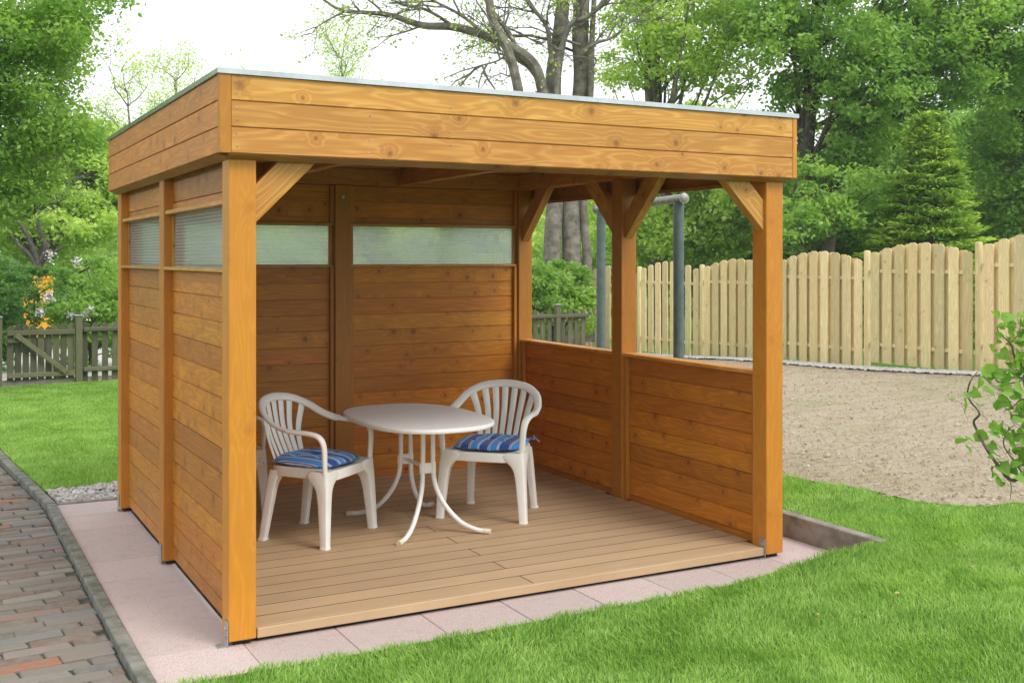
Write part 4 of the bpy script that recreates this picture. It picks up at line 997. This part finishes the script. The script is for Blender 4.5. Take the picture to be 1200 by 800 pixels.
# shrub in front of the twin trunks
tree('elder_bush', 'green leafy bush at the foot of the twin trunks behind the picket fence', [gp(650, 19), Wp(648, 330, 19)], [.05, .02],
     [(Wp(640, 335, 19), (.75, .6, .55), 40), (Wp(668, 352, 19.3), (.5, .5, .5), 26), (Wp(625, 350, 18.6), (.4, .5, .5), 20), (Wp(655, 375, 19), (.8, .5, .3), 16)], 110, .24, .10, 'leaf', 'darkbark', 14, .02, 'shrub')
# right hand trees
tree('ash_tree', 'tall leafy tree right of the twin trunks with pale hanging sprays above the roof',
     [gp(770, 25), Wp(772, 260, 25), Wp(765, 120, 25), Wp(758, 0, 25), Wp(750, -170, 25)], [.26, .22, .18, .15, .08],
     [(Wp(775, 40, 24), (1.25, 1.5, 1.2), 75), (Wp(740, -10, 24), (.9, 1.2, .8), 26), (Wp(840, 60, 24), (1.4, 1.5, 1.1), 85), (Wp(800, -60, 24), (2.2, 1.6, 1.3), 80), (Wp(860, -10, 24), (1.2, 1.3, .9), 60), (Wp(730, 90, 24), (.5, .7, .35), 12)], 62, .50, .12, 'leaf_pale', 'bark', 46, .05)
tree('lime_tree', 'light green tree filling the gap above the tan fence behind the pavilion opening',
     [gp(830, 26), Wp(828, 260, 26), Wp(835, 150, 26)], [.2, .15, .08],
     [(Wp(800, 260, 25), (1.4, 1.3, 1.1), 90), (Wp(860, 240, 25), (1.3, 1.3, 1.3), 90), (Wp(745, 270, 25), (1.0, 1.2, .9), 60), (Wp(830, 180, 26.5), (1.8, 1.2, 1.2), 80), (Wp(700, 250, 27), (.7, 1.2, 1.0), 26)], 120, .42, .13, 'leaf_pale', 'bark', 20, .04)
tree('maple_tree', 'tall dark trunked tree beside the right end of the roof, full summer green crown',
     [gp(935, 23), Wp(938, 250, 23), Wp(945, 170, 23), Wp(952, 80, 23), Wp(960, -30, 23), Wp(965, -160, 23)], [.20, .18, .16, .14, .11, .06],
     [(Wp(950, 30, 22.5), (1.5, 1.4, 1.3), 110), (Wp(1010, 90, 22.5), (1.3, 1.3, 1.1), 95), (Wp(985, -70, 23), (2.4, 1.6, 1.3), 110), (Wp(915, 200, 23.5), (.6, 1.0, 1.1), 30), (Wp(1000, 180, 23), (.8, 1.0, .8), 40), (Wp(905, 110, 23.5), (.5, .9, .6), 18)], 78, .42, .125, 'leaf', 'darkbark', 46, .05)
tree('leaning_maple', 'leaning dark trunk tree just right of the taller maple, crown over the conifer',
     [gp(965, 23.6), Wp(972, 250, 23.6), Wp(985, 180, 23.6), Wp(998, 110, 23.6), Wp(1030, 20, 23.6)], [.18, .15, .13, .10, .06],
     [(Wp(1075, 55, 23.5), (1.6, 1.4, 1.2), 120), (Wp(1150, 60, 23.5), (1.6, 1.4, 1.3), 120), (Wp(1220, 40, 23.5), (1.5, 1.4, 1.6), 90), (Wp(1120, -50, 24), (2.8, 1.5, 1.3), 130), (Wp(1060, 150, 24), (1.0, 1.0, .8), 50)], 82, .44, .125, 'leaf', 'darkbark', 46, .05)
tree('hornbeam_tree', 'dark green tree at the right edge behind the conifer and fence',
     [gp(1215, 25), Wp(1210, 200, 25), Wp(1205, 60, 25)], [.22, .18, .1],
     [(Wp(1190, 170, 25), (1.3, 1.3, 1.6), 110), (Wp(1240, 240, 25), (1.4, 1.3, 1.4), 90), (Wp(1170, 260, 26), (1.4, 1.2, .9), 60)], 120, .40, .12, 'leaf', 'darkbark', 30, .05)
tree('understorey_bush', 'dark green undergrowth below the tall maples behind the tan fence',
     [gp(960, 26), Wp(960, 280, 26)], [.08, .03],
     [(Wp(900, 260, 26), (1.3, 1.0, 1.1), 70), (Wp(960, 240, 27), (1.5, 1.0, 1.5), 90), (Wp(1020, 265, 25.5), (1.2, 1.0, 1.0), 60), (Wp(1080, 270, 26), (1.5, 1.0, 1.0), 50)], 120, .42, .12, 'leaf_dark', 'darkbark', 10, .03, 'shrub')
tree('elder_bush', 'loose green shrub in front of the two dark maple trunks behind the tan fence', [gp(950, 21), Wp(955, 260, 21)], [.05, .02],
     [(Wp(925, 262, 21), (.55, .6, .55), 22), (Wp(985, 245, 21), (.6, .6, .8), 26), (Wp(955, 215, 21.5), (.5, .5, .6), 12), (Wp(1015, 240, 21.5), (.5, .6, .7), 22)], 85, .30, .11, 'leaf', 'darkbark', 14, .02, 'shrub')
# second wood behind closing the horizon
for i, (px, Z, top_, w_, lab) in enumerate([(-120, 52, 150, 5, 'far green tree beyond the field left of the gate'), (60, 55, 165, 5, 'far green tree behind the pale maple left of the pavilion'), (220, 50, 200, 5, 'far tree hidden mostly behind the pavilion left half'), (430, 50, 215, 6, 'far tree behind the ribbed back window'),
                               (560, 46, 225, 5, 'far tree right behind the back corner of the pavilion'), (700, 40, 190, 4, 'far pale tree between twin trunks and steel frame'), (800, 38, 190, 4.5, 'far tree filling behind the ash'), (920, 37, 170, 4.5, 'far tree behind the dark maple trunk'), (1050, 36, 110, 4.5, 'far tree behind the conifer'), (1190, 38, 90, 5, 'far tree at the right edge of the wood'), (1350, 38, 20, 5, 'far tree beyond the right edge of the fence')]):
    zt = P(px, Z, py=top_).z; c = P(px, Z, z=zt / 2)
    tree('background_tree', lab, [gp(px, Z), (c.x, c.y, zt * .6)], [.3, .15], [((c.x, c.y, zt * .52), (w_ * .75, 2.5, zt * .5), int(26 * w_ + zt * 6))], 100, .95, .27, 'leaf_pale' if px < 750 else 'leaf', 'darkbark', 10, .08, group='background trees beyond the garden')
hw = []
for px in range(-400, 1700, 45):
    Z = 75 + random.uniform(-8, 8); c = P(px, Z, z=0); hw.append(((c.x, c.y, 1.4), (3.4, 2, 4.6 if px > 600 else 3.6), 42))
pts, tint = crown_pts(clumps(hw), 90, 1.3, .7)
link('distant_wood', leaf_mesh('distant_wood', pts, .42, tint), M['leaf_pale'], kind='stuff', label='mass of distant light green woodland closing the view behind the garden', category='wood')

# conifer
con = empty('conifer', gp(1088, 20.5), label='tall pointed yellow green conifer standing behind the tan fence', cat='tree'); o0 = Vector(con.location)
base_ = Vector(con.location); topz = P(1088, 20.5, py=138).z; hh = topz - base_.z
q = MB(); q.ring_tube([base_, base_ + Vector((0, 0, hh * .6)), base_ + Vector((0, 0, hh * .97))], [.14, .08, .015], 10); q.build('trunk', M['darkbark'], con, True, loc=-o0)
NB = 470; C = []; Dv = []; Tn = []; q = MB()
for i in range(NB):
    u = RNG.uniform(0.03, 1) ** .9; zz = base_.z + hh * u; an = RNG.uniform(0, 6.283); rmax = 1.62 * (1 - u) ** .85 + .03; rmax *= 1 + .10 * math.sin(3.3 * u * 6.28 + an * 2) + RNG.normal(0, .16)
    d = np.array([math.cos(an), math.sin(an), 0]); n = 95
    k_ = RNG.uniform(.3, 1, n) ** .7; side = np.array([-d[1], d[0], 0]); sp = .20
    pts = np.array(base_)[None] * 0 + np.array([base_.x, base_.y, zz])[None] + d * (k_ * rmax)[:, None] + side * (RNG.normal(0, sp, n) * (1.15 - k_ * .5))[:, None]
    pts[:, 2] += -.10 * k_ * rmax + .10 * np.maximum(0, k_ - .7) / .3 + RNG.normal(0, .018, n)
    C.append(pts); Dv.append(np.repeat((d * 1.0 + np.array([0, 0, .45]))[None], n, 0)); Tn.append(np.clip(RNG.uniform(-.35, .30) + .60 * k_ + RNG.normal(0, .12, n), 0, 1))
    if i % 6 == 0: q.ring_tube([(base_.x, base_.y, zz), (base_.x + d[0] * rmax * .8, base_.y + d[1] * rmax * .8, zz - .08 * rmax)], [.014, .004], 4, cap=False)
q.build('branches', M['darkbark'], con, True, loc=-o0)
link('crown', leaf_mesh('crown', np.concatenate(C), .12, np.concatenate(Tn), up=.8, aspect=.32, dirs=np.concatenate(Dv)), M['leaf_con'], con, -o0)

# twisted hazel at the right edge
hz = empty('hazel_sapling', tuple(P(1265, 5.6, z=Hf(4.6, -1.2))), label='twisted hazel branches with round green leaves at the right edge', cat='shrub'); o0 = Vector(hz.location); o0.z = o0.z
q = MB(); ZH = 5.5
tw = [([(1265, 640), (1240, 590), (1215, 560), (1200, 557), (1184, 562), (1166, 540), (1154, 522), (1147, 508), (1141, 494), (1148, 484), (1137, 470), (1134, 460), (1137, 447), (1145, 436)], [.014, .010, .007, .005, .003]),
      ([(1200, 557), (1192, 545), (1184, 534), (1176, 520), (1180, 506), (1188, 498)], [.005, .004, .002]),
      ([(1250, 600), (1235, 540), (1222, 480), (1205, 440), (1190, 420), (1184, 402), (1172, 392), (1168, 382)], [.012, .008, .005, .002]),
      ([(1222, 480), (1208, 470), (1196, 468), (1188, 476), (1176, 482)], [.005, .003, .002]),
      ([(1205, 440), (1190, 448), (1172, 448), (1163, 440), (1153, 432)], [.004, .003, .002]),
      ([(1184, 562), (1185, 572), (1184, 585)], [.002, .0015]), ([(1184, 402), (1194, 390), (1196, 372)], [.003, .002]), ([(1235, 540), (1222, 515), (1200, 508), (1186, 512)], [.004, .002])]
zj = 0
for pts, rad in tw:
    Q = catmull([Wp(a, b, ZH + .05 * math.sin(k * 1.9 + zj)) for k, (a, b) in enumerate(pts)], 5); q.ring_tube(Q, lerp_list(rad, len(Q)), 7); zj += 1
q.ring_tube(catmull([tuple(o0 - Vector((0, 0, .1))), Wp(1268, 680, ZH), Wp(1265, 638, ZH)], 5), .016, 8)
q.build('stem', M['twig'], hz, True, loc=-o0)
lm = []
for k in range(4):
    vs_ = [(0, 0, 0)]; n = 16; ff = []
    for i in range(n):
        t = 2 * math.pi * i / n; r_ = .5 * (1 + (.06 if i % 2 else -.04) + .04 * math.sin(3 * t + k)); x = r_ * math.cos(t); y = r_ * (.70 + .08 * k) * math.sin(t) * (1.08 - .25 * math.cos(t))
        if i == 0: x *= 1.34
        if i == n // 2: x *= .84
        vs_.append((x + .5, y, .22 * abs(y) * 2 - .22 * (x + .5) ** 2 + .03 * math.sin(3 * t + k)))
    vs_[0] = (.5, 0, -.03)
    for i in range(n): ff.append((0, 1 + i, 1 + (i + 1) % n))
    me = np_mesh('leaf', np.array(vs_), [np.array(ff)], True, np.full(len(vs_), .25 + .2 * k)); me.materials.append(M['leaf_sap']); lm.append(me)
lv = [(1167, 383), (1174, 377), (1185, 400), (1170, 412), (1196, 395), (1152, 428), (1160, 440), (1172, 450), (1190, 430), (1188, 455), (1139, 456), (1129, 466), (1149, 476), (1171, 480), (1183, 462), (1161, 494), (1184, 493), (1141, 506), (1130, 512), (1120, 521), (1190, 507), (1157, 530), (1182, 520), (1171, 543), (1192, 535), (1163, 555), (1165, 563), (1197, 470), (1200, 420), (1182, 548), (1195, 372), (1180, 388), (1205, 405), (1199, 446), (1180, 436), (1168, 466), (1176, 500), (1195, 520), (1200, 492), (1187, 560), (1190, 413), (1193, 480), (1210, 460), (1215, 500), (1212, 540), (1222, 430), (1230, 520), (1147, 440), (1184, 542), (1196, 400), (1203, 384)]
for k in range(150):
    a = 1198 - abs(random.gauss(0, 19)) + random.uniform(0, 26); b = random.choice([random.gauss(400, 22), random.gauss(450, 30), random.gauss(525, 28)]); lv.append((a, b))
for k in range(26):
    a, b = random.choice([(1141, 494), (1137, 465), (1147, 508), (1154, 522), (1166, 540), (1143, 440), (1168, 400), (1172, 392), (1160, 440), (1184, 562)]); lv.append((a + random.gauss(0, 10), b + random.gauss(0, 10)))
tq = MB()
for (a, b) in lv[51:]:
    p = Wp(a, b, ZH); tq.ring_tube(catmull([p, Wp(a + random.uniform(4, 12), b + random.uniform(-4, 14), ZH + .03), Wp(a + random.uniform(14, 30), b + random.uniform(5, 25), ZH)], 3), .0011, 4)
tq.build('twigs', M['twig'], hz, loc=-o0, kind='stuff')
for li, (a, b) in enumerate(lv):
    sc_ = random.uniform(.030, .062) if li > 50 else random.uniform(.048, .078); o = link('leaf', random.choice(lm), None, hz, Vector(Wp(a, b, ZH + random.uniform(-.07, .07))) - o0,
        (R(random.gauss(38, 30)), R(random.gauss(20, 28)), R(random.uniform(-110, 60)))); o.scale = (sc_, sc_, sc_)

# ------------------------------------------------------------------ grass blades
def blades(name, xy, hmin, hmax, wd, seg, label):
    n = len(xy); z = H(xy[:, 0], xy[:, 1]); an = RNG.uniform(0, 6.283, n)
    patch = .5 + .5 * np.sin(xy[:, 0] * 2.3 + np.sin(xy[:, 1] * 1.7) * 2) * np.sin(xy[:, 1] * 3.1 + 1)
    h = RNG.uniform(hmin, hmax, n) * (.8 + .3 * patch) * (1 + .18 * np.sin(xy[:, 0] * 21 + 4 * np.sin(xy[:, 1] * 15)) * np.sin(xy[:, 1] * 27 + xy[:, 0] * 9)); la = RNG.uniform(0, 6.283, n); lean = np.abs(RNG.normal(0, .75, n)) * h
    la = la * .55 + 1.8 * np.sin(xy[:, 0] * 4 + 2 * np.sin(xy[:, 1] * 5))
    B = np.stack([xy[:, 0], xy[:, 1], z - .004], -1); S = np.stack([np.cos(an), np.sin(an), 0 * an], -1) * (wd * RNG.uniform(.6, 1.2, n))[:, None] * .5
    Lv = np.stack([np.cos(la), np.sin(la), 0 * la], -1) * lean[:, None]; U = np.array([0, 0, 1.0])
    tint = np.clip(RNG.normal(.46, .27, n) + (patch - .5) * .12, 0, 1); tint = np.clip(tint + .12 * np.sin(xy[:, 0] * 13 + 3 * np.sin(xy[:, 1] * 9)) * np.sin(xy[:, 1] * 17), 0, 1); tint[RNG.uniform(0, 1, n) < .07] = 1
    o = np.arange(n)
    if seg:
        V = np.stack([B - S, B + S, B + S * .8 + Lv * .35 + U * (h * .55)[:, None], B - S * .8 + Lv * .35 + U * (h * .55)[:, None], B + Lv + U * h[:, None]], 1).reshape(-1, 3)
        o = (o * 5)[:, None]; me = np_mesh(name, V, [np.array([[0, 1, 2, 3]]) + o, np.array([[3, 2, 4]]) + o], False, np.repeat(tint, 5))
    else:
        V = np.stack([B - S, B + S, B + Lv + U * h[:, None]], 1).reshape(-1, 3); o = (o * 3)[:, None]; me = np_mesh(name, V, [np.array([[0, 1, 2]]) + o], False, np.repeat(tint, 3))
    return link(name, me, M['blade'], kind='stuff', label=label, category='grass')
def sample(n, x0, x1, y0, y1, dens=None):
    x = RNG.uniform(x0, x1, n); y = RNG.uniform(y0, y1, n)
    dx = x - CAM[0]; dy = y - CAM[1]; Zd = dx * FWD[0] + dy * FWD[1]; xx = (dx * RGT[0] + dy * RGT[1]) / np.maximum(Zd, .1)
    return np.stack([x, y], -1), Zd, xx
xy, Zd, xx = sample(1050000, -0.36, 8.6, -3.8, 2.6)
x, y = xy[:, 0], xy[:, 1]
edge = PY0 + .012 * np.sin(x * 9) + .015 * np.sin(x * 23)
ok_ = (Zd > 3.9) & (xx > -.50) & (xx < .95) & ~soil_inside(x, y) & ((y < edge) | ((x > PX1 + .085)))
ok_ &= RNG.uniform(0, 1, len(x)) < np.clip((5.2 / Zd) ** 1.3, 0, 1) * np.where(xx > .56, .45, 1)
blades('grass', xy[ok_], .020, .043, .0040, True, 'mown green lawn in front of and beside the pavilion')
xy, Zd, xx = sample(420000, -0.9, 3.4, 3.7, 10.65); x, y = xy[:, 0], xy[:, 1]
ok_ = (x > kerb_x(y) + .045) & (y > 3.72 + .04 * np.sin(x * 6)) & ((xx < -.335) | (RNG.uniform(0, 1, len(x)) < .12))
blades('grass', xy[ok_], .03, .06, .007, True, 'green lawn between the pavilion, the brick path and the gate')
# lawn continues left of x=-0.43 beyond the kerb bend
link('lawn', grid_mesh('lawn', np.linspace(-0.95, -0.43, 12), np.linspace(3.3, 12, 60), H, lambda x, y: x > kerb_x(y) + .0), M['turf'], kind='structure')
for i, (px, py, lab) in enumerate([(1049, 699, 'small dry tan leaf lying on the right lawn near the terrace corner'), (959, 714, 'small pale dry leaf lying on the lawn in front of the right post'), (472, 791, 'small dry brown leaf on the lawn at the bottom edge'), (1140, 677, 'small dry leaf lying on the lawn furthest to the right')]):
    Zl = F * (CAM[2] - .10) / (py - HY); p = P(px, Zl, z=0); o = link('fallen_leaf', lm[i], None, None, (p.x, p.y, Hf(p.x, p.y) + .045), (R(15), R(-12), i * 1.3), label=lab, category='leaf')
    o.data = lm[i].copy(); o.data.materials.clear(); o.data.materials.append(M['dryleaf']); o.scale = (.028, .022, .02)

# ------------------------------------------------------------------ thin spring haze round the whole garden
g = NG('haze_air'); pv = g.n('ShaderNodeVolumePrincipled'); pv.inputs['Color'].default_value = (0.93, 0.96, 1.0, 1); pv.inputs['Density'].default_value = 0.0009
g.l(pv.outputs[0], g.out.inputs['Volume'])
q = MB(); q.box((0, 40, 15), (1840, 1860, 32.9)); q.build('haze', g.m, kind='stuff')
